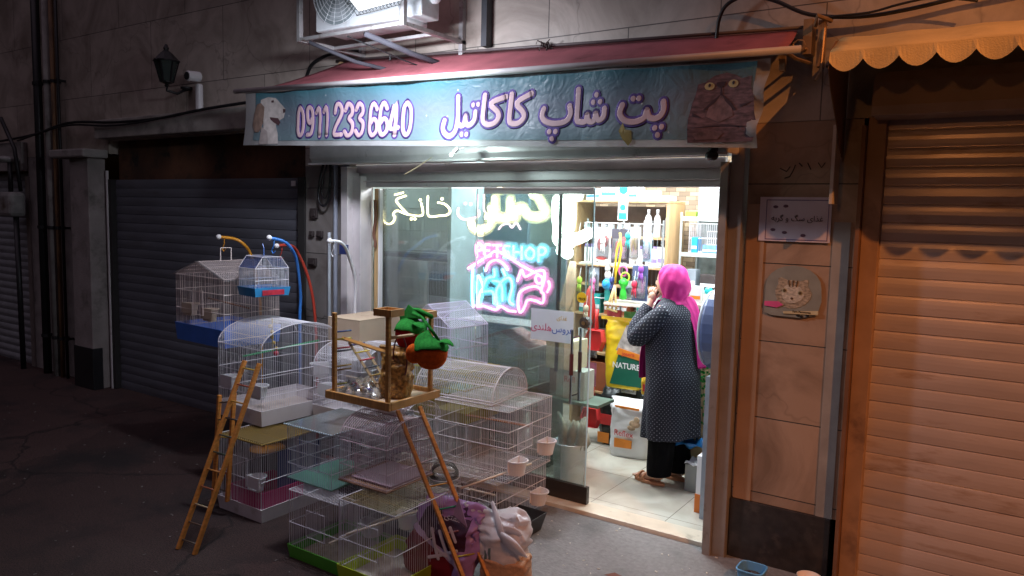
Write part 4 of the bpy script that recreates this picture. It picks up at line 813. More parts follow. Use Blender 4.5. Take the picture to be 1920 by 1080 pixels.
# right stack by the glass
m_greyw=M('grey_white_wire',(.66,.64,.66),.35,var=0)
c8=cage('bottom cage of the right hand stack with two white cups on its side',-3.46,4.14,.60,.64,.02,.33,0,'flat',wire=m_greyw,rails=(.33,.6),cups=(('+x',.50,.05),('+x',.10,.02)),seed=10,r=.0016,perches=(((.1,.1,.2),(.5,.12,.2)),))
c9=cage('upper cage of the right hand stack with ribbed perch and two white cups',-3.40,4.12,.62,.60,.37,.50,R(2),'flat',wire=m_greyw,rails=(.14,.5,.72),cups=(('+x',.48,.10),('+x',.08,.06)),seed=11,r=.0016,perches=(((.45,-.30,.03),(.68,.22,.10)),((.05,.3,.33),(.6,.32,.33),M('brown_perch',(.35,.17,.08),.6))),door=(.12,.2,.2,.16,'+x'))
c10=cage('barrel roofed white cage top lying over the right hand stack',-3.62,4.16,.66,.50,.87,.03,R(4),'archx',.20,wire=m_greyw,rails=(),seed=12,r=.0021,fr=.005)
c11=cage('dull white arched cage between the ladder and the right hand stack',-3.86,3.82,.40,.44,.40,.30,0,'archx',.16,wire=m_greyw,rails=(.4,),seed=13,roofwire=m_wirep)
c12=cage('plain wire cage under the dull arched cage, behind the ladder',-3.66,3.66,.46,.46,0,.385,0,'flat',wire=m_greyw,rails=(.4,),seed=14,tray=M('dark_tray'),roofwire=m_wirey)
t=thing('food_bowl','white dish with a clear dome standing in the cages behind the ladder','bowl',(-3.05,3.86,.37))
child(B().lathe([(.07,0),(.10,.05),(.105,.052),(.095,.05),(.065,.006)],(-3.10,3.86,.387),24),'dish',m_cup,t,smooth=True)
child(B().lathe([(.10,.055),(.098,.09),(.07,.135),(.02,.155),(.001,.157)],(-3.10,3.86,.387),24),'dome',sheer('bowl_dome',(.96,.97,.98),.16,.15,.0),t,smooth=True)
tag(B().tray(-3.02,-2.62,3.98,4.42,.002,.13,.008,.03).build('black_tray',M('black_crate',(.02,.02,.022),.35,var=.1),bevel=.004),'black plastic tray on the cement beside the white bag','tray')
# gable and flat cages at the window
c13=cage('white gable roofed cage against the window under the neon sign',-3.98,4.46,.50,.40,1.02,.32,R(-8),'gabley',.16,rails=(.5,),seed=15,r=.0016,wire=M('lavender_wire',(.74,.70,.90),.35,var=0))
c14=cage('yellow wired cage under the gable roofed cage at the window',-3.86,4.42,.50,.44,.62,.39,0,'flat',rails=(.6,),seed=16,wire=M('yellow_wire',(.42,.36,.08),.4,var=0),tray=M('olive_tray',(.28,.25,.06),.5))
c15=cage('tall plain white cage holding up the yellow wired cage',-3.86,4.42,.52,.36,.0,.61,0,'flat',rails=(.3,.6),seed=17)
# hanging cages on coloured stands
def pole_stand(label,pts,mat,base,group='bird cage hanging stands'):
    t=thing('cage_stand',label,'stand',(base[0],base[1],0),0,group)
    q=[Vector(p) for p in pts]; q=[q[0]]+q+[q[-1]]; o=[]
    for i in range(1,len(q)-2):
        for k in range(6):
            u=k/6; o.append(.5*((2*q[i])+(-q[i-1]+q[i+1])*u+(2*q[i-1]-5*q[i]+4*q[i+1]-q[i+2])*u*u+(-q[i-1]+3*q[i]-3*q[i+1]+q[i+2])*u**3))
    o.append(q[-2]); child(B().tube(o,.0135,8),'pole',mat,t,smooth=True)
    e=Vector(pts[0]); child(B().ball(e,.022,12,8),'end_ball',m_white,t,smooth=True)
    h=Vector(pts[1]); h=e.lerp(h,.35)
    child(B().tube([h,h+Vector((0,0,-.05)),h+Vector((-.015,0,-.075)),h+Vector((-.03,0,-.095)),h+Vector((-.01,0,-.12)),h+Vector((.015,0,-.10))],.004,5),'hook',mat,t)
    child(B().lathe([(.16,0),(.16,.012),(.03,.03),(.015,.05)],(base[0],base[1],0.002),20),'base',mat,t,smooth=True)
    return t
def SP(x,y,Y): return (x,y,Y)
m_or=M('orange_pole',(.62,.26,.02),.35,var=.05); m_bl=M('blue_pole',(.04,.20,.62),.35,var=.05); m_rd=M('red_pole',(.45,.05,.03),.35,var=.05); m_wp=M('white_pole',(.62,.62,.66),.35,var=.05)
pole_stand('orange hooked pole holding up the house shaped cage',[(-5.73,4.0,1.95),(-5.72,4.15,1.93),(-5.68,4.22,1.88),(-5.70,4.31,1.77),(-5.66,4.35,1.49),(-5.63,4.35,1.2),(-5.63,4.36,.6),(-5.62,4.36,.03)],m_or,(-5.62,4.40))
pole_stand('blue hooked pole holding up the small blue roofed cage',[(-5.0,3.95,1.97),(-5.02,4.1,1.94),(-5.04,4.2,1.88),(-5.11,4.32,1.76),(-5.18,4.42,1.47),(-5.19,4.42,1.24),(-5.19,4.42,.6),(-5.19,4.42,.03)],m_bl,(-5.19,4.44))
pole_stand('red hooked pole with an empty hook behind the blue one',[(-5.22,4.2,1.89),(-5.25,4.38,1.885),(-5.285,4.50,1.79),(-5.27,4.6,1.55),(-5.22,4.62,1.22),(-5.2,4.62,.6),(-5.2,4.62,.03)],m_rd,(-5.0,4.60))
pole_stand('white hooked pole with an empty hook in front of the narrow pier',[(-4.51,4.14,1.96),(-4.525,4.28,1.94),(-4.59,4.42,1.83),(-4.635,4.54,1.6),(-4.65,4.55,1.3),(-4.65,4.56,.6),(-4.65,4.56,.03)],m_wp,(-4.72,4.56))
tag(B().box(-5.30,-5.22,4.40,4.43,1.84,1.92).build('hanging_tag',M('navy_tag',(.02,.03,.12),.5),bevel=.003),'small dark blue card beside the white hooked pole','card')
bpy.data.objects['hanging_tag'].location=(.62,.0,.0)
h1=cage('house shaped cream wire cage with a deep blue tray hanging on the orange pole',-6.02,3.78,.72,.52,1.06,.565,R(-3),'gabley',.125,wire=m_wirec,tray=m_trb,trayh=.15,rails=(.38,.72),cups=(('-yi',.16,.22,M('cream_cup',(.62,.52,.40),.5)),('-yi',.46,.20,M('cream_cup'))),seed=20,floor=sand,r=.0019,group='hanging bird cages',
   perches=(((.06,.26,.34),(.66,.28,.30),M('brown_perch',(.35,.17,.08),.6)),))
B().tube([(.36,.20,.69),(.36,.20,.80),(.36,.30,.80),(.36,.30,.69)],.005,5).build('carry_handle',m_wirec,h1)
rb=B()
for s_ in (-1,1):
    rb.add([(.36,-.03,.694),(.36,.56,.694),(.36+s_*.42,.56,.555),(.36+s_*.42,-.03,.555)],[(0,1,2,3)])
rb.build('roof_sheet',sheer('cream_mesh_sheet',(.90,.86,.86),.05,.7,.0),h1)
h2=cage('small rounded cage with a blue roof and sky blue tray hanging on the blue pole',-5.17,3.79,.25,.29,1.51,.22,R(-8),'hipx',.09,tray=m_trl,trayh=.07,rails=(.45,),roofwire=m_wireb,seed=21,group='hanging bird cages',sp=.011)
B().box(.264,.270,.05,.24,.012,.052).build('red_strip',M('red_print',(.55,.03,.06),.4,var=.35,scale=18),h2)
rb=B(); rb.add([(0,0,.223),(.25,0,.223),(.25,.065,.313),(0,.065,.313),(.25,.225,.313),(0,.225,.313),(0,.29,.223),(.25,.29,.223)],[(0,1,2,3),(3,2,4,5)])
rb.build('roof_sheet',sheer('blue_mesh_sheet',(.30,.42,.80),.04,.5,.02),h2)
B().tube([(.12,.15,.315),(.12,.15,.38),(.10,.15,.41)],.004,5).build('carry_handle',m_wireb,h2)
tag(B().tray(-4.66,-4.30,4.26,4.74,1.09,1.33,.012,0).box(-4.66,-4.30,4.26,4.74,1.325,1.336).tube([(-4.48,4.5,1.336),(-4.48,4.5,1.338)],.035,14).build('carton',M('pale_carton',(.55,.42,.30),.7,var=.08,scale=4),bevel=.004),'closed cream carton behind the play stand in front of the window frame','carton')
# ---------------------------------------------------------------- parrot play stand on a ladder
wood=M('varnished_wood',(.50,.24,.065),.4,var=.22,scale=5,stretch=(2,2,14),spec=.5)
woodh=M('varnished_wood_h',(.52,.26,.08),.4,var=.22,scale=5,stretch=(14,2,2))
ps=thing('play_stand','wooden parrot play stand tray with posts, food cups and coloured pegs',"parrot stand",(-3.42,3.62,.98))
X0,X1,Y0,Y1,Z=-3.72,-3.15,3.38,3.86,.985
tr=B().box(X0+.01,X1-.01,Y0+.01,Y1-.01,Z,Z+.012); child(tr,'tray_board',M('tray_ply',(.55,.40,.26),.6,var=.2,scale=4),ps)
rm=B().box(X0,X1,Y0-.006,Y0+.014,Z-.012,Z+.04).box(X0,X1,Y1-.014,Y1+.006,Z-.012,Z+.04).box(X0-.002,X0+.018,Y0+.014,Y1-.014,Z-.012,Z+.04).box(X1-.018,X1+.002,Y0+.014,Y1-.014,Z-.012,Z+.04)
child(rm,'tray_rim',woodh,ps,bevel=.003)
def post(x,y,h,name='post'): return child(B().box(x-.013,x+.013,y-.013,y+.013,Z+.012,Z+h),name,wood,ps,bevel=.003)
p1=post(X0+.03,Y0+.05,.55); p2=post(X1-.035,Y0+.02,.58); p3=post(X1-.04,Y1-.05,.53); p4=post(X0+.34,Y1-.06,.56)
pegc=[(.02,.04,.16),(.55,.42,.03),(.45,.02,.04),(.03,.03,.05),(.35,.22,.04),(.20,.10,.03),(.30,.28,.04)]
for k,z in enumerate((.42,.37,.31,.29,.19,.165,.07)):
    child(B().tube([(X0+.03,Y0+.06,Z+z),(X0+.06,Y0+.17,Z+z+.002)],.006,7),'peg',M('peg_%d'%k,pegc[k],.4,var=.05),p1,smooth=True)
def cupbox(x,y,z,w=.15,d=.12,ppar=None):
    q=B(); q.box(x-w/2,x+w/2,y-d/2,y-d/2+.012,z,z+.045).box(x-w/2,x+w/2,y+d/2-.012,y+d/2,z,z+.045).box(x-w/2,x-w/2+.012,y-d/2+.012,y+d/2-.012,z,z+.045).box(x+w/2-.012,x+w/2,y-d/2+.012,y+d/2-.012,z,z+.045).box(x-w/2+.012,x+w/2-.012,y-d/2+.012,y+d/2-.012,z+.004,z+.010)
    return child(q,'food_cup_frame',woodh,ps,bevel=.002)
cupbox(X1-.06,Y0+.05,Z+.575); cupbox(X1-.09,Y1-.09,Z+.53,.17)
rmp=B(); a_=Vector((X0+.02,Y0+.13,Z+.37)); b_=Vector((X1-.045,Y0+.035,Z+.345))
rmp.tube([a_,b_],.013,4); child(rmp,'cross_beam',wood,ps)
ra=Vector((X0+.09,Y0+.12,Z+.35)); rb_=Vector((X0+.36,Y0+.17,Z+.02))
rmb=B(); 
for dy in (0,.10): rmb.tube([ra+Vector((0,dy,0)),rb_+Vector((0,dy,0))],.011,4)
ramp=child(rmb,'ramp_ladder',M('pale_ply',(.52,.38,.22),.5,var=.1),ps)
for k in range(7):
    c=ra.lerp(rb_,(k+.5)/7); child(B().tube([c+Vector((0,-.01,.008)),c+Vector((0,.12,.008))],.006,6),'rung',M('peg_%d'%k),ramp,smooth=True)
child(B().tube([(X1-.035,Y0+.03,Z+.44),(X1-.04,Y1-.05,Z+.43)],.010,8),'perch',M('pale_perch',(.60,.42,.25),.5),ps,smooth=True)
rg=B(); rg.tube([(X1-.10+.05*math.cos(a),Y0+.20+.01*math.cos(a),Z+.28+.15*math.sin(a)) for a in [k*math.pi/12 for k in range(-3,16)]],.005,6)
child(rg,'swing_ring',M('maroon_ring',(.14,.02,.03),.4),ps,smooth=True)
# ladders: two rails and coloured rungs each
def ladder(label,fa,fb,ta,tb,n,group='wooden rung ladders',thk=.0115,cols=None,ps=.012):
    fa,fb,ta,tb=map(Vector,(fa,fb,ta,tb)); t=thing('ladder',label,'ladder',tuple((fa+fb)/2),0,group)
    for p,q in ((fa,ta),(fb,tb)):
        d=(q-p).normalized(); u=(fb-fa).normalized(); v=d.cross(u).normalized(); b=B()
        vs=[]
        for e in (p,q):
            for i,j in ((-1,-1),(1,-1),(1,1),(-1,1)): vs.append(e+u*i*thk*.9+v*j*thk*1.25)
        b.add(vs,[(0,3,2,1),(4,5,6,7),(0,1,5,4),(1,2,6,5),(2,3,7,6),(3,0,4,7)]); child(b,'rail',M('ladder_wood',(.60,.23,.05),.38,var=.2,scale=6,stretch=(2,2,10)),t,bevel=.002)
    cl=cols or [(.50,.36,.10),(.10,.05,.04),(.42,.30,.16),(.30,.06,.03),(.02,.03,.05),(.46,.24,.03)]
    for k in range(n):
        s=(k+.55)/n; a=fa.lerp(ta,s); b2=fb.lerp(tb,s)
        child(B().tube([a,b2],.0055,7),'rung',M('rung_%02d_%02d'%(hash(cl[k%len(cl)])%97,k%len(cl)),cl[k%len(cl)],.4,var=.06),t,smooth=True)
    return t
ladder('long wooden ladder leaning from the road against the left cage stack',(-4.37,2.72,0.0),(-4.215,2.735,0.0),(-4.34,3.22,1.165),(-4.185,3.22,1.165),11,cols=[(.10,.07,.05),(.12,.07,.05),(.42,.32,.2),(.32,.10,.05),(.5,.22,.06),(.05,.07,.05),(.05,.06,.05),(.04,.03,.03),(.46,.22,.03),(.30,.06,.03),(.5,.33,.03),(.02,.02,.04)])
ladder('short wooden ladder standing behind the long one at the left cage stack',(-4.745,3.24,.105),(-4.585,3.24,.105),(-4.70,3.27,.86),(-4.53,3.27,.90),6,cols=[(.10,.07,.05),(.35,.05,.04),(.06,.06,.08),(.5,.33,.03),(.03,.03,.05)])
ladder('wooden ladder leg sloping from the play stand tray down to the white bag',(-2.50,3.37,0),(-2.42,3.49,0),(-3.14,3.44,.97),(-3.10,3.60,.97),8,thk=.0125,cols=[(.35,.02,.03),(.50,.42,.03),(.28,.10,.12),(.0,.20,.10),(.55,.28,.03),(.35,.35,.36),(.35,.35,.36),(.32,.30,.32)])
# bags of bird food and toys on the tray
def sack(name,label,cat,loc,w,d,h,mat,rz=0,lean=(0,0),top=.55,seed=1,crease=.012,par=None,sub=0,flare=0,jag=0):
    n=56; m=34; b=B(); so=Vector((seed*3.7,seed*1.3,seed*2.1))
    for j in range(m+1):
        v=j/m; z=h*v; k=1-.10*(1-min(1,v*6))
        dd=d*(1-(max(0,v-top)/(1-top))**1.4*.88) if v>top else d
        ww=w*(1+flare*max(0,v-top))
        for i in range(n):
            a=2*math.pi*i/n; ca,sa=math.cos(a),math.sin(a)
            x=math.copysign(abs(ca)**.5,ca)*ww/2*k; y=math.copysign(abs(sa)**.5,sa)*dd/2*k
            p=Vector((x,y*1.5,z))*6+so
            q=crease*(1.5*mnoise.noise(p)+1.3*abs(mnoise.noise(p*2.3))+.6*mnoise.noise(p*5))*(.4+1.2*v)
            zz=z+(jag*mnoise.noise(Vector((ca*2,sa,seed)))*v**4 if jag else 0)
            b.v.append((x*(1+q/ww*2)+lean[0]*v*v,y+math.copysign(q,sa)*min(1,abs(sa)*2)+lean[1]*v*v,zz))
    for j in range(m):
        for i in range(n):
            a=j*n+i; c=j*n+(i+1)%n; b.f.append((a,c,c+n,a+n))
    b.f.append(tuple(range(n))[::-1]); b.f.append(tuple(range(m*n,m*n+n)))
    o=b.build(name,mat,par,smooth=True,loc=loc,rot=(0,0,rz))
    if label: tag(o,label,cat)
    return o
def printed(name,base,regions,rough=.35,wob=.02,bump=.3,bscale=14,trans=0):
    """packaging film with printed fields: each region (x0,x1,z0,z1,slope,colour) in object space, on the front"""
    m=M(name,base,rough,var=.15,scale=4,bump=bump,bscale=bscale,trans=trans); N=m.node_tree.nodes; L=m.node_tree.links; b=N['Principled BSDF']
    src=b.inputs['Base Color'].links[0].from_socket; tc=N.new('ShaderNodeTexCoord'); ns=N.new('ShaderNodeTexNoise'); ns.inputs['Scale'].default_value=7; L.new(tc.outputs['Object'],ns.inputs['Vector'])
    ad=N.new('ShaderNodeVectorMath'); ad.operation='MULTIPLY_ADD'; ad.inputs[1].default_value=(wob,)*3; L.new(ns.outputs[1],ad.inputs[0]); L.new(tc.outputs['Object'],ad.inputs[2]); sp=N.new('ShaderNodeSeparateXYZ'); L.new(ad.outputs[0],sp.inputs[0])
    def mt(op,a,b_,c=None):
        q=N.new('ShaderNodeMath'); q.operation=op
        for k,v in enumerate((a,b_,c)):
            if v is None: continue
            if isinstance(v,(int,float)): q.inputs[k].default_value=v
            else: L.new(v,q.inputs[k])
        return q.outputs[0]
    for (x0,x1,z0,z1,sl,col) in regions:
        z=mt('MULTIPLY_ADD',sp.outputs[0],-sl,sp.outputs[2])
        f=mt('MULTIPLY',mt('MULTIPLY',mt('GREATER_THAN',sp.outputs[0],x0),mt('LESS_THAN',sp.outputs[0],x1)),mt('MULTIPLY',mt('GREATER_THAN',z,z0),mt('LESS_THAN',z,z1)))
        f=mt('MULTIPLY',f,mt('LESS_THAN',sp.outputs[1],.03))
        mx=N.new('ShaderNodeMix'); mx.data_type='RGBA'; L.new(f,mx.inputs[0]); L.new(src,mx.inputs[6]); mx.inputs[7].default_value=(*col,1); src=mx.outputs[2]
    L.new(src,b.inputs['Base Color']); return m
nuts=M('peanut_mix',(.42,.22,.06),.35,var=.6,scale=40,bump=.9,bscale=45,dirt=(.10,.045,.015),dscale=28,dpos=.5)
sack('food_bag','clear bag of orange brown peanut mix on the play stand tray','food bag',(-3.32,3.62,.998),.19,.13,.33,nuts,R(20),top=.6,seed=3,crease=.02)
film=sheer('bag_film',(.92,.93,.95),.16,.1,.22)
tb=thing('toy_bag','crumpled clear bag of small toys lying on the left of the tray','toy bag',(-3.55,3.55,1.0))
rnd=random.Random(9)
for k in range(12): child(B().ball((-3.52+rnd.uniform(-.10,.10),3.56+rnd.uniform(-.09,.09),1.02+rnd.uniform(0,.05)),.022,7,5,(1.2,1,.8)),'small_toy',M('toy_mix%d'%(k%4),[(.35,.10,.12),(.5,.45,.42),(.12,.10,.25),(.45,.28,.08)][k%4],.4,var=.4,scale=18),tb,smooth=True)
b=B(); b.grid(16,14,lambda u,v:(-3.69+u*.34,3.42+v*.30,1.0+.10*math.sin(math.pi*u)**.6*math.sin(math.pi*v)**.6+.018*math.sin(u*23+v*17)+.015*math.sin(v*31-u*9)))
child(b,'clear_film',film,tb,smooth=True)
# plush fruit hammocks hung on the play stand
def plush(name,label,loc,body,rz,s=1,fruits=((0,0,0,.085),(.0,.0,0,0))):
    t=thing(name,label,'plush toy',loc,rz,'plush fruit hammocks'); g=M('plush_green',(.025,.22,.035),.95,spec=.1,var=.3,scale=60,bump=.6,bscale=220)
    L_=Vector(loc)
    b=B(); n=24
    prof=[(.02,-.165),(.06,-.158),(.092,-.125),(.108,-.08),(.108,-.04),(.095,-.01),(.07,-.0)]
    b.lathe([(r*s,z*s) for r,z in prof],(0,0,0),n,1,.85); b.build('pouch',M(body[0],body[1],.95,spec=.1,var=.22,scale=40,bump=.6,bscale=200),t,smooth=True,sub=1)
    b=B()
    for j in range(5):
        z=[.03,.012,-.004,-.02,-.026][j]; r0=[.03,.07,.098,.113,.112][j]
        for i in range(n):
            a=2*math.pi*i/n; zz=z*s-(.020*s*max(0,math.cos(3*a+.6)) if j>=3 else 0)+(.05*s*max(0,math.cos(a-2.6))**3 if j<3 else 0); b.v.append((r0*s*math.cos(a),r0*s*.87*math.sin(a),zz))
    for j in range(4):
        for i in range(n):
            a=j*n+i; c=j*n+(i+1)%n; b.f.append((a,c,c+n,a+n))
    b.f.append(tuple(range(n))[::-1]); b.build('leaf_collar',g,t,smooth=True,solid=.006)
    for a,l in ((-.1,.10),(2.4,.07)):
        c_,s2=math.cos(a),math.sin(a); lf=B()
        for (u,wd,pz) in ((0,.045,.03),(.35,.05,.035),(.7,.03,.02),(1,.004,.0)):
            px=(.06+l*u)*s
            for sgn in (-1,1): lf.v.append((px*c_-sgn*wd*s2*s,px*s2+sgn*wd*c_*s,pz*s-.012*s*(sgn<0)))
        for k in range(3): lf.f.append((2*k,2*k+1,2*k+3,2*k+2))
        lf.build('leaf',g,t,smooth=True,solid=.010,sub=1)
    return t,g
t,g=plush('plush_hammock','orange plush fruit pouch with green leaf collar at the right of the play stand',(-2.995,3.58,1.395),('plush_orange',(.60,.10,.012)),R(20),1.0)
B().tube([(-.05,.0,.01),(-.045,.02,.06),(-.05,.04,.13)],.011,4).tube([(.05,0,.02),(-.02,.03,.09),(-.09,.06,.150),(-.16,.09,.165)],.012,4).build('strap',g,t,smooth=True)
B().ball((-.10,-.02,-.07),.058,12,9,(1,.9,1.1)).build('small_pouch',M('plush_orange'),t,smooth=True)
t,g=plush('plush_hammock','red plush strawberry pouch with green collar hanging behind the wooden food cups',(-3.27,3.70,1.47),('plush_red',(.42,.02,.03)),R(-15),1.05)
B().tube([(-.10,0,-.02),(-.11,.0,.05),(-.05,.01,.09),(.06,.02,.10),(.20,.03,.07)],.014,4).build('strap',g,t,smooth=True)
B().add([(-.09,-.02,.03),(.10,.0,.05),(.16,.03,.045),(-.03,.0,.135),(-.10,.05,.06)],[(0,1,3),(1,2,3),(2,4,3),(4,0,3),(0,4,2,1)]).build('pointed_flap',g,t,bevel=.006)
# ---------------------------------------------------------------- bags at the foot of the ladder
t=thing('pet_food_bag','purple and maroon bag of pet food standing at the bottom behind the ladder','bag',(-2.79,3.43,0))
rt=(R(-7),R(10),R(16))
pb=printed('purple_bag',(.38,.22,.50),[(-.17,.16,.20,.50,.25,(.055,.015,.045)),(-.25,.13,-.1,.21,-.45,(.17,.008,.018)),(-.25,.16,.205,.235,-.45,(.50,.40,.60))],wob=.05,bump=.5,bscale=11)
o=sack('bag_body',None,None,(0,0,0),.42,.13,.47,pb,0,(.03,.06),top=.45,seed=5,crease=.030,par=t,jag=.10); o.rotation_euler=rt
ear=B(); ear.add([(.11,.0,.42),(.15,.0,.53),(.20,.02,.36),(.17,.05,.33)],[(0,1,2),(0,2,3)]).build('torn_corner',M('lilac_film',(.42,.30,.52),.3,var=.2),t,solid=.004)
pw=M('pale_print',(.62,.60,.70),.35)
q=B()
for s_ in ([(-.08,.33),(-.04,.24),(.0,.17)],[(-.03,.33),(.02,.25),(.07,.19)],[(.03,.37),(.08,.30)],[(-.06,.16),(.0,.19),(.10,.25)],[(-.02,.22),(.04,.20)]): stroke(q,s_,.010,lambda x,z:0,.15)
q=q.build('brush_marks',pw,t); q.rotation_euler=rt; q.location=Euler(rt).to_matrix()@Vector((0,-.080,-.03))
q=text_mesh('lettering','\uFBFC\uFE98\uFED4\uFEE3',.05,pw,t,(0,0,0),world=False); q.rotation_euler=(Euler(rt).to_matrix()@Euler((R(90),0,0)).to_matrix()).to_euler(); q.location=Euler(rt).to_matrix()@Vector((.03,-.075,.40))
wb=thing('rice_bag','white polythene bag with a knotted top over orange grain at the bottom','bag',(-2.42,3.62,0))
wp=printed('white_polythene',(.74,.72,.76),[(-.105,-.085,.0,.09,.3,(.45,.22,.10)),(-.075,-.058,.02,.12,.3,(.03,.10,.06)),(-.048,-.033,.02,.13,.3,(.03,.10,.06)),(-.09,-.02,-.06,-.03,.3,(.16,.22,.18))],.28,.012,.5,16,.3)
sack('grain_body',None,None,(0,0,0),.29,.21,.20,M('orange_grain',(.52,.31,.18),.5,var=.15,scale=60,bump=.3,bscale=150),R(10),(0,0),top=.8,seed=8,crease=.012,par=wb)
o=sack('white_film',None,None,(-.02,0,.13),.285,.21,.29,wp,R(10),(-.07,.02),top=.12,seed=12,crease=.035,par=wb,flare=.05,jag=.12)
def rag(pts,ws,sd):
    b=B(); nn=12; P_=[Vector(p) for p in pts]
    for i,p in enumerate(P_):
        d=(P_[min(i+1,len(P_)-1)]-P_[max(0,i-1)]).normalized(); u=d.cross(Vector((.2,1,.3))).normalized(); v=u.cross(d)
        for k in range(nn):
            a=2*math.pi*k/nn; r=ws[i]*(1+.55*mnoise.noise(Vector((k*.9,i*.8,sd)))); b.v.append(tuple(p+u*math.cos(a)*r+v*math.sin(a)*r*.55))
    for i in range(len(P_)-1):
        for k in range(nn): a=i*nn+k; c=i*nn+(k+1)%nn; b.f.append((a,c,c+nn,a+nn))
    return b
for i,(pts,ws) in enumerate((([(-.10,-.02,.48),(-.05,-.05,.43),(.0,-.08,.36),(.03,-.09,.30)],[.016,.028,.036,.03]),([(.02,-.09,.33),(.08,-.10,.31),(.13,-.09,.28),(.19,-.07,.235)],[.03,.05,.045,.006]),([(.02,-.07,.36),(.07,-.04,.36),(.12,-.02,.33)],[.03,.035,.012]))):
    rag(pts,ws,i*5.1).build('knotted_end',wp,wb,smooth=True,sub=1)
# small pots on the ground by the pier
t=thing('water_pot','light blue square plastic pot standing by the pier base','pot',(-1.2,4.45,0))
def sqpot(w,h,f,t_=.006):
    b=B(); n=24
    def rg(s,z): return [(math.copysign(abs(math.cos(a))**.45,math.cos(a))*w/2*s,math.copysign(abs(math.sin(a))**.45,math.sin(a))*w/2*s,z) for a in [2*math.pi*k/n for k in range(n)]]
    Rr=[rg(f,0),rg(1,h*.93),rg(1.08,h*.93),rg(1.08,h),rg(.95,h),rg(f*.92,.01)]
    for r in Rr: b.v+=r
    for j in range(5):
        for i in range(n): a=j*n+i; c=j*n+(i+1)%n; b.f.append((a,c,c+n,a+n))
    b.f.append(tuple(range(n))[::-1]); b.f.append(tuple(range(5*n,6*n))); return b
sqpot(.155,.125,.8).build('pot_body',M('sky_blue_plastic',(.12,.34,.60),.35,var=.06),t,smooth=False,bevel=.003)
B().lathe([(.058,.08),(.001,.09)],(0,0,0),16).ball((.01,-.02,.085),.02,6,4).ball((-.02,.01,.085),.014,6,4).build('dark_contents',M('dark_soil',(.04,.03,.03),.9,var=.6,scale=40),t)
tag(B().lathe([(.045,0),(.066,.095),(.070,.10),(.064,.10),(.044,.01),(.001,.01)],(-.905,4.60,0),26,cap=False).build('white_cup',M('cup_peach',(.75,.62,.52),.5,var=.05),smooth=True),'white plastic cup on the ground by the pier base','cup')
tag(B().box(-1.12,-1.0,4.42,4.5,.0,.012).build('loose_lid',M('dark_box')),'dark flat lid between the blue pot and the white cup','dish')  # a loose lid lying flat on the cement
# litter and grit on the cement
rnd=random.Random(21); b=B()
for k in range(70):
    x,y=rnd.uniform(-2.9,-1.2),rnd.uniform(3.3,4.75); s_=rnd.uniform(.003,.009); b.cbox((x,y,.0062+s_*.2),(s_*2,s_,s_*.4),(0,0,rnd.uniform(0,3)))
q=b.build('grit',M('grit_pale',(.45,.42,.36),.8,var=.5)); tag(q,'scattered pale crumbs and grit on the cement before the door','grit',kind='stuff')
rnd=random.Random(22); b=B()
for k in range(260):
    x,y=rnd.uniform(-9,-2.5),rnd.uniform(1.2,4.6); s_=rnd.uniform(.003,.010); b.cbox((x,y,.001+s_*.2),(s_*2,s_,s_*.5),(0,0,rnd.uniform(0,3)))
tag(b.build('road_gravel',M('gravel_grey',(.16,.14,.13),.9,var=.4)),'loose gravel specks on the dark road',None,kind='stuff')
b=B(); b.v=[(-1.98,4.05,.008),(-1.93,4.09,.02),(-1.88,4.09,.012),(-1.84,4.06,.007),(-1.90,4.055,.006)]; b.f=[(0,1,2,3,4)]
tag(b.build('dry_leaf',M('dry_leaf_brown',(.16,.06,.04),.8),solid=.002),'curled brown dry leaf on the cement before the door sill','leaf')
# ================================================================= INSIDE THE SHOP
swood=M('shelf_wood',(.48,.30,.15),.5,var=.18,scale=4,stretch=(3,3,.6))
bkw=M('shelf_back',(.16,.12,.10),.7,var=.2)
t=thing('shelf_unit','brown wooden shelf unit full of white bottles at the back of the shop','shelf',(-3.25,7.0,0))
child(B().box(-3.80,-3.775,6.8,7.2,FZ,2.34),'side_panel',swood,t); child(B().box(-2.815,-2.785,6.8,7.2,FZ,2.34),'side_panel',swood,t)
child(B().box(-3.775,-2.815,7.16,7.19,FZ,2.31),'back_panel',bkw,t); child(B().box(-3.80,-2.785,6.79,7.2,2.342,2.365),'top',swood,t,bevel=.003)
for z in (.40,.80,1.20,1.50,1.70,1.99): child(B().box(-3.775,-2.815,6.81,7.155,z,z+.022),'shelf',swood,t)
def bottle(x,y,z,h,r,label,col,capc,g='white bottles on the shelf',shape=0):
    t=thing('bottle',label,'bottle',(x,y,z),0,g)
    b=B(); 
    prof=[(r*.9,0),(r,.01),(r,h*.62),(r*.8,h*.74),(r*.35,h*.82),(r*.3,h*.86)] if not shape else [(r*.95,0),(r,.01),(r,h*.8),(r*.85,h*.84)]
    b.lathe(prof,(0,0,0),12); b.build('bottle_body',col,t,smooth=True)
    B().lathe([(r*.4,h*.84),(r*.42,h),(r*.1,h)] if not shape else [(r*.9,h*.84),(r*.9,h),(r*.1,h)],(0,0,0),12).build('cap',capc,t,smooth=True)
    return t
def bcopy(src,loc,label):
    c=src.copy(); COL.objects.link(c); c.location=loc; c['label']=label
    for ch in src.children:
        d=ch.copy(); COL.objects.link(d); d.parent=c
    return c
m_bw_=M('bottle_white',(.78,.78,.80),.35,var=.03); m_jar=M('jar_grey',(.35,.42,.45),.2,var=.2); m_lav=M('lilac_print',(.30,.22,.55),.5,var=.2)
b0=bottle(-3.02,6.86,2.012,.27,.034,'tall white spray bottle, leftmost on the upper shelf behind the hanging packs',m_bw_,m_white)
bcopy(b0,(-2.93,6.87,2.012),'tall white spray bottle on the upper shelf, right beside the leftmost one')
bcopy(b0,(-2.86,6.98,2.012),'tall white spray bottle set further back at the right end of the upper shelf')
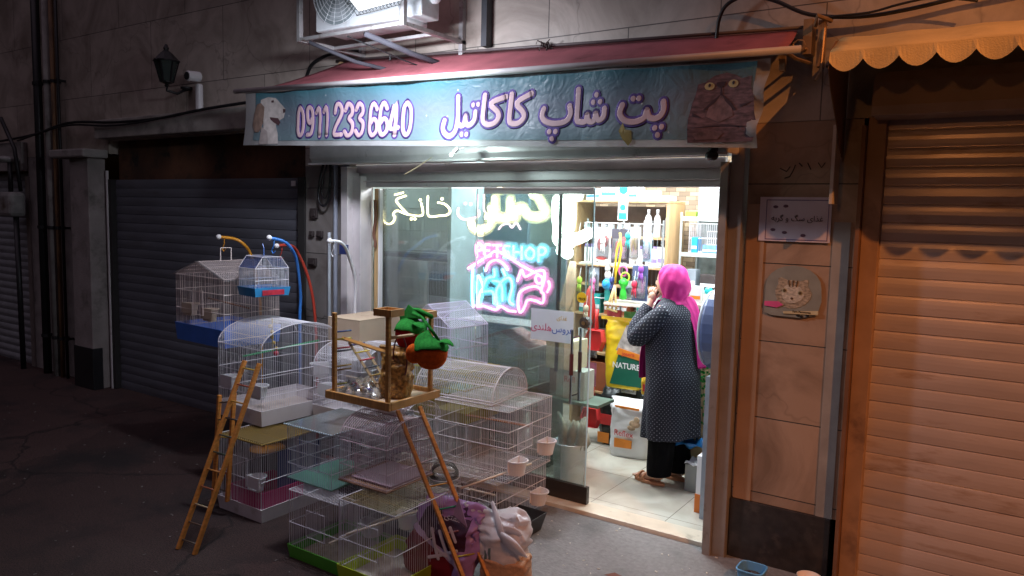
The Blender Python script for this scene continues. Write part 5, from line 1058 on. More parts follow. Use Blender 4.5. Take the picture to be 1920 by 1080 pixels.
j0=bottle(-3.70,6.88,2.012,.13,.034,'small glass jar at the left end of the upper shelf',m_jar,m_white,'small jars on the upper shelf',1)
names=['second','third','fourth','fifth','sixth','seventh']
for k in range(6): bcopy(j0,(-3.61+k*.09,6.88+.03*(k%2),2.012),'small glass jar, %s from the left on the upper shelf'%names[k])
k0=bottle(-3.70,6.90,1.722,.20,.032,'stout white bottle at the left end of the middle shelf',m_bw_,m_lav,'stout bottles on the middle shelf',1)
for k in range(9): bcopy(k0,(-3.62+k*.085,6.88+.03*((k*3)%2),1.722),'stout white bottle on the middle shelf, place %s from its left end'%['two','three','four','five','six','seven','eight','nine','ten'][k])
def carton(name,label,x0,x1,y0,y1,z0,z1,mat,cat='box',pm=None,group=None,pz=(.25,.45)):
    t=thing(name,label,cat,((x0+x1)/2,(y0+y1)/2,z0),0,group)
    child(B().box(x0,x1,y0,y1,z0,z1),'box_body',mat,t,bevel=.003)
    if pm:
        h=z1-z0; child(B().box(x0+.006,x1-.006,y0-.003,y0-.0005,z0+h*pz[0],z0+h*pz[1]),'printed_band',pm,t)
    return t
pw_=M('pack_white',(.76,.77,.78),.4,var=.05)
i_=0
for (x0,x1,y0,z0,z1,mt,pm,lab) in ((-3.06,-2.99,6.84,2.012,2.17,pw_,m_lav,'white box with lilac print, first of the row on the upper shelf'),(-2.985,-2.91,6.845,1.722,1.90,pw_,m_lav,'white box with lilac band on the middle shelf beside the gap'),(-2.905,-2.83,6.835,1.722,1.92,pw_,m_lav,'white box with lilac band at the right end of the middle shelf'),
  (-3.70,-3.55,6.84,2.366,2.48,pw_,M('blue_ink',(.05,.2,.5),.5),'white box with blue edge on top of the shelf unit, leftmost'),(-3.53,-3.36,6.83,2.366,2.54,pw_,M('blue_ink'),'big white box with blue print on top of the shelf unit'),(-3.35,-3.14,6.84,2.366,2.50,pw_,M('blue_ink'),'wide white box in the middle of the shelf unit top'),(-3.13,-2.95,6.83,2.366,2.46,pw_,None,'plain white box right of the middle on the shelf unit top'),(-2.94,-2.80,6.84,2.366,2.41,pw_,None,'low white box at the right end of the shelf unit top'),
  (-3.74,-3.5,6.83,1.222,1.42,M('teal_pack',(.02,.30,.28),.5),pw_,'teal box low on the shelf unit behind the hanging toys'),(-3.1,-2.85,6.83,1.222,1.44,pw_,M('teal_pack'),'white and teal box on the lower shelf beside the woman'),(-3.45,-3.2,6.83,1.222,1.40,M('rust_pack',(.35,.10,.04),.5),pw_,'rust coloured box in the middle of the lower shelf'),
  (-3.74,-3.5,6.83,.822,1.05,pw_,None,'white box on the bottom shelf at the left'),(-3.4,-3.1,6.83,.822,1.10,M('teal_pack'),None,'dark teal box on the bottom shelf'),(-3.7,-3.3,6.83,.422,.72,M('rust_pack'),None,'rust coloured sack box on the lowest shelf')):
    carton('product_box',lab,x0,x1,y0,y0+.16,z0,z1,mt,pm=pm)
tag(B().ball((-3.66,6.90,2.56),.07,12,8).build('green_ball',M('ball_green',(.05,.40,.15),.4),smooth=True),'green ball on top of the boxes at the left of the shelf unit','ball')
# hanging display rack with packs and toys
t=thing('display_rack','wire display rack with hanging toys in front of the shelf unit','rack',(-3.1,6.5,0))
rb=B()
for z in (2.14,1.76,1.42,1.0): rb.tube([(-3.50,6.5,z),(-2.72,6.5,z)],.006,5)
for x in (-3.50,-3.12,-2.72): rb.tube([(x,6.52,FZ),(x,6.52,2.18)],.009,6)
for k in range(20): rb.wire((-3.49+k*.04,6.51,1.0),(-3.49+k*.04,6.51,2.14),.002)
child(rb,'rack_frame',M('rack_grey',(.35,.36,.36),.4,metal=.5),t)
child(B().box(-3.50,-2.74,6.36,6.50,1.745,1.765).box(-3.14,-2.72,6.20,6.50,1.40,1.42),'rack_shelf',M('cream_shelf',(.62,.58,.50),.5),t)
hung='hanging packs on the display rack'
def pack(lab,x0,x1,z0,z1,y,card,blob,shapes,name='hanging_pack'):
    t=thing(name,lab,'pack',((x0+x1)/2,y,z0),0,hung); w=x1-x0; h=z1-z0
    child(B().box(x0,x1,y,y+.004,z0,z1),'backing_card',card,t)
    b=B()
    for (u,v,r,sx,sz) in shapes: b.ball((x0+w*u,y-.012,z0+h*v),r,9,6,(sx,.6,sz))
    child(b,'toy',blob,t,smooth=True)
    child(B().box(x0+w*.08,x1-w*.08,y-.03,y-.001,z0+h*.08,z0+h*.72),'blister',sheer('clear_plastic',(.93,.95,.97),.10),t,bevel=.012)
    child(B().tube([((x0+x1)/2,6.50,z1+.01),((x0+x1)/2,y-.03,z1-.01)],.003,4),'peg_hook',M('chrome'),t)
red_=M('toy_red',(.55,.04,.04),.4); grn_=M('toy_green',(.04,.55,.05),.35); blu_=M('toy_blue',(.02,.30,.62),.35,var=.1); yel_=M('toy_yellow',(.75,.50,.03),.4); navy=M('navy_pack',(.07,.10,.20),.4,var=.1); greyp=M('grey_pack',(.30,.34,.40),.4); pinkt=M('toy_pink',(.65,.12,.35),.4)
pack('white pack of fluffy toys with a red base, leftmost on the display rack',-3.37,-3.20,1.78,2.10,6.42,pw_,red_,((.5,.1,.03,2,.6),(.4,.5,.03,1,2),(.7,.6,.03,1,2)))
pack('charcoal card pack with a red and white toy, second on the display rack',-3.18,-3.00,1.78,2.09,6.40,M('charcoal_card',(.06,.055,.075),.5),red_,((.72,.62,.022,1,2.2),(.35,.45,.02,1,3)))
pack('white pack with tan bone shaped chew, third on the display rack',-2.99,-2.89,1.80,2.11,6.39,pw_,M('toy_tan',(.55,.42,.28),.6),((.3,.5,.018,1,4),(.65,.55,.018,1,4)))
pack('narrow blue and white pack at the right end of the upper display rack row',-2.87,-2.78,1.80,2.06,6.41,M('pale_blue_card',(.35,.50,.65),.5),pw_,((.5,.5,.02,1,3),))
pack('pack with a white ring toy left on the lower display row',-3.40,-3.29,1.50,1.72,6.38,greyp,pw_,((.5,.7,.03,1,1),(.5,.4,.025,1,2)))
pack('tall blue grey pack leaning on the lower display row beside the woman',-2.90,-2.75,1.45,1.77,6.28,navy,greyp,((.5,.6,.03,1,3),(.5,.3,.03,1,1)))
pack('pack with round grey mirror toy beside the green toy',-2.99,-2.91,1.45,1.62,6.34,pw_,greyp,((.5,.5,.03,1,1.2),))
t=thing('ball_toy','shiny blue ball toy topped by a white rabbit figure on the display rack','toy',(-3.17,6.33,1.58))
child(B().ball((-3.17,6.33,1.575),.055,16,10),'ball',blu_,t,smooth=True)
child(B().ball((-3.17,6.33,1.66),.034,10,7,(1,.8,1.4)).ball((-3.17,6.32,1.72),.028,10,7).tube([(-3.185,6.32,1.74),(-3.19,6.32,1.80)],.009,6).tube([(-3.155,6.32,1.74),(-3.15,6.32,1.80)],.009,6),'rabbit',m_bw_,t,smooth=True)
child(B().box(-3.195,-3.145,6.32,6.335,1.42,1.52),'tail_strip',M('teal_pack'),t)
t=thing('squeaky_toy','bright green squeaky toy with a pink and lime ring above','toy',(-2.97,6.26,1.5))
child(B().lathe([(.01,-.11),(.035,-.10),(.028,-.04),(.02,0),(.04,.03),(.045,.06),(.01,.09)],(-2.975,6.26,1.56),12),'body',grn_,t,smooth=True)
child(B().tube([(-2.96+.04*math.cos(a),6.26,1.66+.04*math.sin(a)) for a in [k*.45 for k in range(15)]],.008,6),'lime_ring',M('lime_toy',(.4,.6,.05),.4),t)
child(B().tube([(-2.99+.04*math.cos(a),6.27,1.71+.045*math.sin(a)) for a in [k*.45 for k in range(15)]],.009,6),'pink_ring',pinkt,t)
t=thing('rope_toy','yellow ribbon leash hanging down the middle of the display rack','leash',(-3.01,6.22,1.75))
child(B().tube([(-3.01,6.22,2.06),(-2.985,6.21,1.9),(-3.0,6.21,1.80),(-3.03,6.21,1.70),(-3.04,6.22,1.60)],.010,5).tube([(-3.0,6.22,2.03),(-3.03,6.21,1.9),(-3.04,6.21,1.78),(-3.04,6.21,1.68)],.009,5),'ribbon',yel_,t,smooth=True)
child(B().tube([(-3.04,6.22,1.58),(-3.08,6.22,1.46),(-3.11,6.22,1.36)],.011,5).tube([(-3.04,6.22,1.58),(-3.03,6.22,1.46),(-3.02,6.22,1.36)],.011,5).tube([(-3.04,6.22,1.58),(-3.06,6.21,1.46),(-3.06,6.22,1.35)],.009,5).tube([(-3.12,6.22,1.365),(-3.01,6.22,1.34)],.012,5),'tassel',M('straw_tassel',(.62,.46,.20),.7),t,smooth=True)
t=thing('hanging_banner_tag','long white and cyan tag hanging from the shelf top before the jars','tag',(-3.13,6.52,2.3))
child(B().box(-3.20,-3.10,6.55,6.553,2.17,2.52),'tag_strip',pw_,t); child(B().tube([(-3.15,6.548,2.46),(-3.15,6.5505,2.46)],.045,16).box(-3.19,-3.11,6.546,6.549,2.18,2.24).tube([(-3.15,6.548,2.29),(-3.15,6.5505,2.29)],.03,14),'cyan_print',M('cyan_ink',(.02,.50,.62),.4),t)
hc=[('orange',(.70,.22,.02)),('white',(.75,.75,.75)),('teal',(.02,.35,.35)),('purple',(.25,.06,.40)),('lime',(.40,.62,.05)),('pink',(.70,.15,.40)),('navy',(.03,.05,.20)),('crimson',(.50,.02,.06)),('cream',(.62,.55,.40)),('sky blue',(.12,.40,.65))]
hrow=[(-3.44,2.02),(-3.19,1.98),(-2.94,2.03),(-2.80,1.74),(-3.42,1.60),(-3.28,1.60),(-3.08,1.62),(-2.86,1.60),(-3.34,1.34),(-2.80,1.32)]
for k,((cn,cc),(x,z)) in enumerate(zip(hc,hrow)):
    t=thing('hanging_toy',cn+' dangling pet toy among the packs on the display rack','toy',(x,6.24,z),0,'small dangling toys')
    b=B().ball((x,6.24,z),.028,9,6,(1,.8,1.3)); 
    for q in range(3): b.tube([(x+.01*(q-1),6.24,z-.03),(x+.022*(q-1),6.235,z-.10-.01*q)],[.008,.004],5)
    child(b,'toy_body',M('dangle_'+cn.replace(' ','_'),cc,.45,var=.2,scale=30),t,smooth=True)
    child(B().tube([(x,6.24,z+.03),(x,6.26,z+.12)],.003,4),'loop_string',m_white,t)
def scoop(lab,x,z,y,s=1):
    t=thing('litter_scoop',lab,'scoop',(x,y,z),0,'red litter scoops')
    b=B(); n=14
    pr=[(.085,.0),(.095,-.06),(.08,-.13),(.04,-.155)]
    b.add([(-.075*s,0,.03*s),(.075*s,0,.03*s),(.095*s,0,-.07*s),(.06*s,0,-.16*s),(-.06*s,0,-.16*s),(-.095*s,0,-.07*s),(-.06*s,-.05*s,.02*s),(.06*s,-.05*s,.02*s),(.085*s,-.07*s,-.07*s),(.05*s,-.05*s,-.15*s),(-.05*s,-.05*s,-.15*s),(-.085*s,-.07*s,-.07*s)],[(0,1,2,3,4,5),(0,6,7,1),(1,7,8,2),(2,8,9,3),(3,9,10,4),(4,10,11,5),(5,11,6,0)])
    b.build('bowl',red_,t,solid=.004,bevel=.004)
    B().tube([(0,-.01,.02*s),(0,-.015,.12*s),(0,-.01,.20*s)],[.022*s,.014*s,.02*s],8).build('handle_grip',red_,t,smooth=True)
scoop('red plastic litter scoop hanging upright left of the yellow bag',-3.24,1.12,6.28,1.1); scoop('red plastic litter scoop hanging near the floor left of the black bag',-3.31,.35,6.38,1.1)
tag(B().lathe([(.001,-.22),(.05,-.2),(.06,0),(.03,.15),(.001,.2)],(-3.36,6.34,1.35),10).build('red_chew',M('toy_red'),smooth=True),'long red rubber toy hanging at the left end of the display rack','toy')
rnd=random.Random(31); cols=[(.55,.55,.52),(.35,.05,.06),(.10,.40,.12),(.40,.34,.30),(.62,.60,.58),(.30,.42,.45),(.55,.20,.30),(.08,.10,.20)]
posn=['left','centre','right']; rown=['upper','middle','lower','bottom']
for r_,z in enumerate((1.20,.94,.66,.36)):
    for c_,x in enumerate((-3.40,-3.14,-2.95)):
        if r_>0 and c_==1: continue
        m_=M('pack_hue_%d'%((r_*3+c_)%8),cols[(r_*3+c_)%8],.35,var=.4,scale=14)
        pack('crinkled toy pack in the %s low row, %s of the display rack'%(rown[r_],posn[c_]),x-.07,x+.08,z-.10,z+.13,6.45-.03*c_,m_,M('pack_hue_%d'%((r_*3+c_+3)%8),cols[(r_*3+c_+3)%8],.35,var=.4,scale=14),((.5,.5,.035,1,1.6),(.3,.3,.02,1,2)))
# bags of feed on the floor
t=thing('feed_bag','yellow bag of pet feed with a dark green label on the black bag','bag',(-2.98,6.36,.62))
o=sack('bag_body',None,None,(0,0,0),.36,.15,.64,M('bag_yellow',(.75,.55,.02),.3,var=.08,bump=.3,bscale=10),R(6),(-.02,.03),top=.75,seed=15,crease=.012,par=t)
B().poly([(-.10,.04),(.215,.04),(.215,.29),(-.02,.33)],(-.098,-.090)).build('green_label',M('label_green',(.01,.11,.07),.4,var=.1),t)
B().poly([(-.05,.36),(.05,.60),(.20,.60),(.20,.34),(.10,.31)],(-.097,-.089)).build('cat_picture',M('grey_white_print',(.40,.38,.36),.5,var=.6,scale=14),t)
B().poly([(-.04,.325),(.215,.285),(.215,.34),(-.02,.385)],(-.102,-.098)).build('orange_script',M('orange_ink',(.70,.22,.02),.4,var=.2),t)
B().box(-.21,.20,-.095,-.085,.635,.665).build('yellow_band',yel_,t)
text_mesh('lettering','NATURE',.075,m_bw_,t,(.06,-.100,.22),world=False,sx=.95,offset=.001)
text_mesh('lettering','Josera',.05,red_,t,(.08,-.104,.335),world=False)
t=thing('feed_bag','black bag of pet feed lying under the yellow bag','bag',(-3.02,6.50,.03))
sack('bag_body',None,None,(0,0,0),.46,.24,.56,M('bag_black',(.02,.025,.025),.22,var=.3,bump=.4,bscale=9),R(0),(0,0),top=.8,seed=16,crease=.014,par=t)
B().box(-.20,-.06,-.135,-.128,.20,.30).build('red_label',red_,t); B().box(-.22,-.10,-.135,-.128,.02,.12).build('orange_label',M('orange_ink'),t)
t=thing('feed_bag','white plump bag of pet food with orange panel on the shop floor','bag',(-2.83,6.23,.03))
o=sack('bag_body',None,None,(0,0,0),.36,.20,.53,M('bag_white',(.72,.73,.76),.3,var=.05,bump=.3,bscale=8),R(8),(0,.0),top=.85,seed=17,crease=.01,par=t)
q1=B().poly([(-.11,.09),(.06,.10),(.06,.17),(-.11,.175)],(-.118,-.108)).build('orange_panel',M('orange_ink'),t)
B().box(-.12,.12,-.112,-.106,.455,.475).build('orange_rim',M('orange_ink'),t)
text_mesh('lettering','Reflex',.075,red_,t,(-.02,-.119,.225),world=False)
q=B(); q.ball((.08,-.110,.33),.045,10,7,(1.2,.15,.8)).ball((.10,-.112,.37),.03,9,6,(1,.2,1)).ball((.05,-.110,.29),.03,9,6,(1.4,.15,.8)); q.build('cat_picture',M('tan_cat_print',(.42,.30,.20),.5,var=.5,scale=30),t,smooth=True)
# wire racks and tanks at the right of the back wall
t=thing('wire_rack','grey wire shelf rack standing against the mosaic wall right of the shelf unit','rack',(-2.3,7.2,0))
rb=B()
for x in (-2.72,-1.85):
    for y in (6.95,7.40): rb.tube([(x,y,FZ),(x,y,2.26)],.012,6)
for z in (1.0,1.50,1.86,2.20):
    for k in range(24): rb.wire((-2.72+k*.0378,6.95,z),(-2.72+k*.0378,7.40,z),.003)
    for y in (6.95,7.1,7.25,7.40): rb.tube([(-2.72,y,z),(-1.85,y,z)],.007,5)
    rb.box(-2.72,-1.85,6.943,6.949,z-.02,z+.02)
child(rb,'rack_frame',M('rack_silver',(.50,.54,.54),.35,metal=.4),t)
child(B().box(-2.73,-1.84,7.44,7.48,.9,2.24),'rack_back',M('rack_back_paint',(.22,.25,.24),.6,var=.4,scale=9),t)
t=thing('glass_tank','glass fish tank on top of the wire rack at the right','tank',(-2.4,7.15,2.2))
child(B().box(-2.58,-2.22,7.0,7.3,2.215,2.52),'tank_glass',sheer('tank_glass_m',(.72,.80,.84),.35),t,bevel=.004); child(B().box(-2.50,-2.42,7.1,7.14,2.22,2.40),'filter',navy,t)
carton('product_box','small yellow green box on the wire rack beside the glass tank',-2.70,-2.60,7.0,7.1,2.212,2.27,M('lime_toy'))
for i,(x,z,w,h,mt,lab) in enumerate(((-2.60,1.875,.06,.15,M('toy_blue'),'blue bottle pack standing on the middle rack shelf'),(-2.42,1.875,.20,.08,M('denim_blue',(.12,.25,.50),.5,var=.3,scale=20),'blue plastic carrier on the middle rack shelf'),(-2.62,1.515,.10,.20,greyp,'grey pack on the lower rack shelf'),(-2.42,1.515,.22,.16,M('dark_box'),'dark box on the lower rack shelf'),(-2.45,1.015,.3,.3,greyp,'large grey box at the bottom of the wire rack'))):
    carton('rack_box',lab,x-w/2,x+w/2,7.0,7.12,z,z+h,mt,pm=pw_)
cage('small wire cage on the middle rack shelf behind the blue items',-2.66,7.02,.5,.3,1.875,.28,0,'flat',seed=30,rails=(.5,),sp=.02,group='cages inside the shop')
# counter at the right
t=thing('counter','light wooden counter beside the woman inside the shop','counter',(-2.0,6.1,0))
child(B().box(-2.28,-1.46,5.98,6.5,1.46,1.50),'counter_top',M('counter_top_m',(.60,.52,.42),.4,var=.1),t,bevel=.004)
child(B().box(-2.24,-1.46,6.03,6.48,FZ,1.46),'counter_front',M('counter_wood',(.58,.42,.24),.5,var=.12,scale=3),t)
carton('product_box','white leaflet box standing on the counter by the pink scarf',-2.27,-2.17,6.05,6.12,1.50,1.64,pw_,pm=M('orange_ink'))
tag(B().ball((-2.14,6.15,1.60),.035,12,8).build('turquoise_ball',M('turq',(.02,.50,.55),.4),smooth=True),'turquoise ball on the clutter on the counter','ball')
t=B(); t.ball((-2.12,6.2,1.54),.07,12,7,(1.3,1,.6)).ball((-2.04,6.2,1.555),.05,10,6,(1,1,.9)); tag(t.build('plush_toy',M('toy_tan'),smooth=True),'tan soft toy lying on the counter under the turquoise ball','toy')
t=thing('metal_tray_rack','grey metal drawers with trays behind the woman at the right','drawers',(-2.35,6.75,0))
child(B().box(-2.65,-1.9,6.55,6.85,FZ,1.40),'drawer_body',M('drawer_grey',(.30,.33,.34),.4,metal=.3,var=.1),t)
for z in (.5,.9,1.25): child(B().box(-2.62,-1.93,6.53,6.549,z,z+.03),'drawer_edge',M('rack_silver'),t)
child(B().tube([(-2.45,6.5,1.5),(-2.25,6.35,1.58)],.008,6),'rod',M('chrome'),t)
t=thing('pet_carrier','round blue grey carrier hood showing behind the right door post','carrier',(-1.80,5.42,.03))
child(B().tube([(-1.84,5.42,1.40),(-1.60,5.42,1.40)],.30,28),'hood',M('blue_grey_plastic',(.10,.14,.28),.3,var=.1),t,bevel=.02)
child(B().tube([(-1.85,5.42+.27*math.cos(a),1.40+.27*math.sin(a)) for a in [k*math.pi/14 for k in range(29)]],.014,7),'rim',M('pale_rim',(.45,.50,.58),.4),t,smooth=True)
child(B().box(-1.80,-1.50,5.2,5.62,FZ,1.08),'stand_box',greyp,t)
t=thing('artificial_plant','green vine leaves over tan stakes at the right of the doorway','plant',(-2.03,5.9,.6))
rnd=random.Random(40); st_=B(); lv=B()
for k in range(5): x=-2.12+k*.035; st_.box(x,x+.016,5.9,5.915,.35,.98-rnd.random()*.08)
child(st_,'stakes',M('stake_tan',(.62,.48,.28),.6),t)
for k in range(80):
    c=Vector((-2.02+rnd.gauss(0,.05),5.86+rnd.gauss(0,.03),.55+rnd.random()*.5+ .0)); a=rnd.uniform(0,6.28); d=Vector((math.cos(a),.3*math.sin(a*3),math.sin(a)))*.028; e=d.cross(Vector((.2,1,.1))).normalized()*.013
    lv.add([c,c+d*.5+e,c+d,c+d*.5-e],[(0,1,2,3)])
child(lv,'leaves',M('vine_leaf',(.03,.32,.05),.5,var=.5,scale=30),t)
t=B(); t.grid(14,10,lambda u,v:(-2.22+u*.30,5.72+v*.22,.36+.06*math.sin(u*9+v*5)*math.sin(v*7)+.05*math.sin(math.pi*u)))
tag(t.build('blue_tarpaulin',M('tarp_blue',(.02,.18,.50),.3,var=.3,scale=20),smooth=True,solid=.003),'crumpled blue plastic sheet on the pile behind the woman','sheet')
carton('product_box','low grey box topped with white paper behind the right sandal',-2.10,-1.88,5.68,5.9,FZ,.25,M('drawer_grey'),pm=None)
t=B(); t.grid(10,8,lambda u,v:(-2.10+u*.22,5.66+v*.2,.262+.012*math.sin(u*14+v*9))); tag(t.build('papers',m_bw_,solid=.003),'loose white papers lying on the low grey box','papers')
carton('product_box','white box with bright orange foot just inside the right door post',-1.87,-1.74,5.30,5.62,FZ,.46,pw_,pm=None)
tag(B().box(-1.875,-1.735,5.295,5.625,FZ,.17).build('orange_sleeve',M('orange_sleeve_m',(.62,.16,.02),.5,var=.1),bevel=.002),'bright orange sleeve round the foot of the white box by the door post','sleeve')
# ---- things behind the fixed window glass
t=thing('bucket','white bucket stuffed with cloth bags behind the glass door','bucket',(-2.92,5.25,.03))
child(B().lathe([(.12,0),(.15,.34),(.158,.345),(.15,.35),(.14,.33),(.11,.02)],(-2.92,5.25,FZ),24,1,.8),'pail',m_cup,t,smooth=True)
rnd=random.Random(50); b=B()
for k in range(13):
    a=rnd.uniform(0,6.28); r=rnd.uniform(.02,.11); p=Vector((-2.92+r*math.cos(a),5.25+r*.8*math.sin(a),.30)); q=p+Vector((rnd.uniform(-.08,.08),rnd.uniform(-.05,.05),rnd.uniform(.12,.34))); b.tube([p,(p+q)/2+Vector((.02,0,.02)),q],[.03,.045,.012],6)
child(b,'cloth_bags',M('olive_cloth',(.20,.20,.15),.7,var=.5,scale=12,bump=.4,bscale=20),t,smooth=True)
t=thing('side_table','narrow dark green shelf board behind the glass door above the bucket','shelf',(-3.0,5.5,.6))
child(B().box(-3.3,-2.78,5.45,5.75,.63,.655),'board',M('green_board',(.10,.16,.13),.5),t); child(B().box(-3.28,-3.25,5.48,5.7,FZ,.63),'leg',M('green_board'),t)
carton('carton','cream cardboard carton behind the glass beside the door handle',-3.32,-3.05,5.5,5.75,.90,1.15,M('cream_carton',(.60,.54,.38),.7,var=.06),'carton')
carton('carton','pale bag shaped box with red letters under the cream carton',-3.22,-2.95,5.52,5.7,.656,.90,M('grey_green_box',(.36,.42,.38),.6),'carton')
text_mesh('lettering','Refl',.07,M('dull_red',(.30,.06,.05),.5),bpy.data.objects['box_body'],(-3.09,5.516,.82))
t=thing('paper_sign','white paper sign with red and blue Persian words taped inside the glass','sign',(-2.92,4.91,1.36))
child(B().box(-3.105,-2.73,4.9085,4.9105,1.245,1.485),'sheet',M('sign_paper',(.80,.84,.90),.4,var=.04,trans=.55),t)
text_mesh('lettering','\uFEB1\uFEED\uFEAE\uFECB',.075,M('blue_letters',(.02,.10,.45),.5),t,(-2.82,4.907,1.345)); text_mesh('lettering','\uFBFC\uFEAA\uFEE8\uFEE0\uFEEB',.075,M('red_letters',(.50,.02,.12),.5),t,(-3.01,4.907,1.345))
text_mesh('lettering','\uFBFC\uFE8D\uFEAC\uFECF',.045,M('amber_letters',(.55,.35,.02),.5),t,(-2.83,4.907,1.43))
def backcage(*a,**k): return cage(*a,group='cages inside the shop',**k)
dkw=M('dull_wire',(.60,.63,.63),.4,var=0)
backcage('large pale cage on the upper shelf behind the left window pane',-5.30,5.7,.72,.5,1.80,.44,0,'flat',rails=(.5,),seed=31,sp=.018,wire=dkw,r=.0022)
backcage('dark backed cage below the pale one behind the left window pane',-5.10,5.6,.62,.5,1.18,.55,0,'flat',rails=(.4,.7),seed=32,sp=.018,wire=dkw,r=.0022)
wallobj('shelf_board','dark shelf board carrying the upper cage behind the left window pane',[(-5.5,-4.5,5.65,6.3,1.75,1.79)],M('dark_shelf',(.05,.06,.07),.5),'shelf')
wallobj('shelf_board','dark shelf board carrying the lower cage behind the left window pane',[(-5.5,-4.4,5.55,6.3,1.12,1.16)],M('dark_shelf'),'shelf')
wallobj('grey_board','dark grey board behind the lower window cage',[(-5.35,-4.75,6.32,6.36,1.2,1.74)],M('panel_grey',(.20,.22,.22),.6,var=.3),'panel')
carton('dark_crate','black crate on the lower shelf at the right of the dark backed cage',-4.72,-4.42,5.6,5.9,1.165,1.62,M('dark_box'),'crate')
wallobj('partition','teal grey partition panel behind the middle of the window',[(-4.42,-4.38,5.5,7.4,FZ,2.7)],M('teal_grey',(.26,.33,.34),.5,var=.15),'partition')
wallobj('partition','slate blue board behind the neon sign in the window',[(-4.36,-3.86,6.0,6.04,FZ,2.6)],M('slate_blue',(.12,.18,.24),.5,var=.2),'partition')
wallobj('partition','dark board behind the right half of the neon sign',[(-3.84,-3.50,6.1,6.14,FZ,1.9)],M('slate_dark',(.12,.16,.19),.5,var=.3),'partition')
backcage('cage with a dull red pitched roof behind the window glass',-3.98,5.28,.62,.36,.74,.34,0,'gabley',.12,rails=(.5,),seed=33,wire=dkw,r=.002,roofwire=M('rosy_wire',(.50,.16,.16),.4,var=0),sp=.014)
t=thing('wooden_house','brown wooden pet house behind the window glass','pet house',(-3.5,5.5,.5))
child(B().box(-3.72,-3.38,5.68,5.95,.62,1.0),'house_wall',M('house_brown',(.16,.06,.035),.6,var=.2),t); child(B().poly([(-3.76,1.0),(-3.34,1.0),(-3.55,1.17)],(5.64,5.99)),'house_roof',M('roof_brown',(.32,.11,.07),.6),t); child(B().box(-3.64,-3.50,5.672,5.679,.68,.88),'house_window',M('pale_green_card',(.40,.55,.42),.5),t)
wallobj('clear_shelf','thin glass shelf plate above the red roofed cage',[(-4.02,-3.24,5.16,5.5,1.285,1.293)],M('plate_rose',(.50,.45,.46),.2,var=.1),'shelf')
wallobj('low_bench','low bench carrying the cages behind the window glass',[(-4.3,-3.36,5.2,6.0,.56,.60),(-4.28,-4.22,5.25,5.3,FZ,.56),(-3.44,-3.38,5.25,5.3,FZ,.56)],M('bench_green',(.20,.26,.22),.6),'bench')
backcage('squat white cage under the low bench behind the window glass',-4.2,5.3,.74,.4,.04,.45,0,'flat',rails=(.5,),seed=34,wire=dkw,r=.002,sp=.018)
t=thing('table_lamp','warm lit shade low behind the window glass','lamp',(-3.3,5.9,.8)) if False else None
# a person's arm is not there: tan leather lead hanging by the door
tag(B().tube([(-3.24,5.78,1.80),(-3.27,5.8,1.6),(-3.32,5.8,1.4),(-3.36,5.8,1.25)],[.03,.055,.05,.03],8).build('tan_roll',M('tan_roll_m',(.50,.36,.24),.6),smooth=True),'rolled tan hide hanging behind the door glass','roll')
# neon signs
def neon(name,label,sets,y,r,hal=None,par=None):
    xs=[p[0] for s in sets for st in s[0] for p in st]; zs=[p[1] for s in sets for st in s[0] for p in st]
    t=thing(name,label,'neon sign',((min(xs)+max(xs))/2,y,min(zs)))
    for sts,mat,nm,halm in sets:
        b=B(); 
        for s_ in sts: stroke(b,s_,r if len(s_)>1 else r*1.5,lambda x,z:y,1.0,6)
        child(b,nm,mat,t,smooth=True)
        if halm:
            # added halo sheet following the tube; its scatter stands in for lens bloom
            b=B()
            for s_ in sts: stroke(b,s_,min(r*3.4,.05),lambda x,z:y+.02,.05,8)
            child(b,nm+'_halo',halm,t,smooth=True)
    return t
def halo_mat(name,col):
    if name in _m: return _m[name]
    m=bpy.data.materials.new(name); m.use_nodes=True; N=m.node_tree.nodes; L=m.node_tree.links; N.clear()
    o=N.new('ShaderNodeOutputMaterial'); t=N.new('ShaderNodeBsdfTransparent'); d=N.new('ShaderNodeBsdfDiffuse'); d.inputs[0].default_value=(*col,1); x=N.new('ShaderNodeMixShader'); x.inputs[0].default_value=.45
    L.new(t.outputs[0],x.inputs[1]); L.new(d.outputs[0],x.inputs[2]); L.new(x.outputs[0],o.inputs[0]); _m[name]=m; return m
aw_=halo_mat('halo_clear',(.9,.9,.9))
neon('neon_lettering','warm white neon Persian lettering at the top left of the window',[(NEON_S['warm'],E('neon_warm',(1,.76,.40),11),'warm_tube',None)],5.035,.0085)
neon('neon_lettering','pink neon Persian letters at the top centre of the window',[(NEON_S['pink'],E('neon_pink',(1,.34,.55),5),'pink_tube',None)],5.05,.0085)
neon('neon_lettering','cream yellow glaring neon loops right of the pink letters',[(NEON_S['cream'],E('neon_cream',(1,.88,.60),18),'cream_tube',halo_mat('halo_cream',(1,.93,.72)))],5.03,.018)
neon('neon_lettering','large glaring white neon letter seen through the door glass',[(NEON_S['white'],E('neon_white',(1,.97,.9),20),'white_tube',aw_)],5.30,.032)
neon('neon_pet_sign','pink and cyan neon sign of a house with a dog and cat',[(PET_S['pink'],E('neon_magenta',(1,.26,.60),9),'pink_tube',halo_mat('halo_pink',(.95,.6,.8))),(PET_S['cyan'],E('neon_cyan',(.16,.75,1),11),'cyan_tube',halo_mat('halo_cyan',(.6,.9,1)))],5.05,.0105)
# ================================================================= THE WOMAN IN THE SHOP
# she stands facing -X (towards the shelves on the left), seen from behind her left side
PX,PY=-2.27,5.78
PX=-2.30
pt=thing('person','woman in magenta headscarf and dotted navy tunic, standing with a hand at her chin','person',(PX,PY,FZ),R(-10)); pt.scale=(1.07,1.07,1.085)
skin=M('skin',(.60,.36,.26),.5,var=.05,sub=.15)
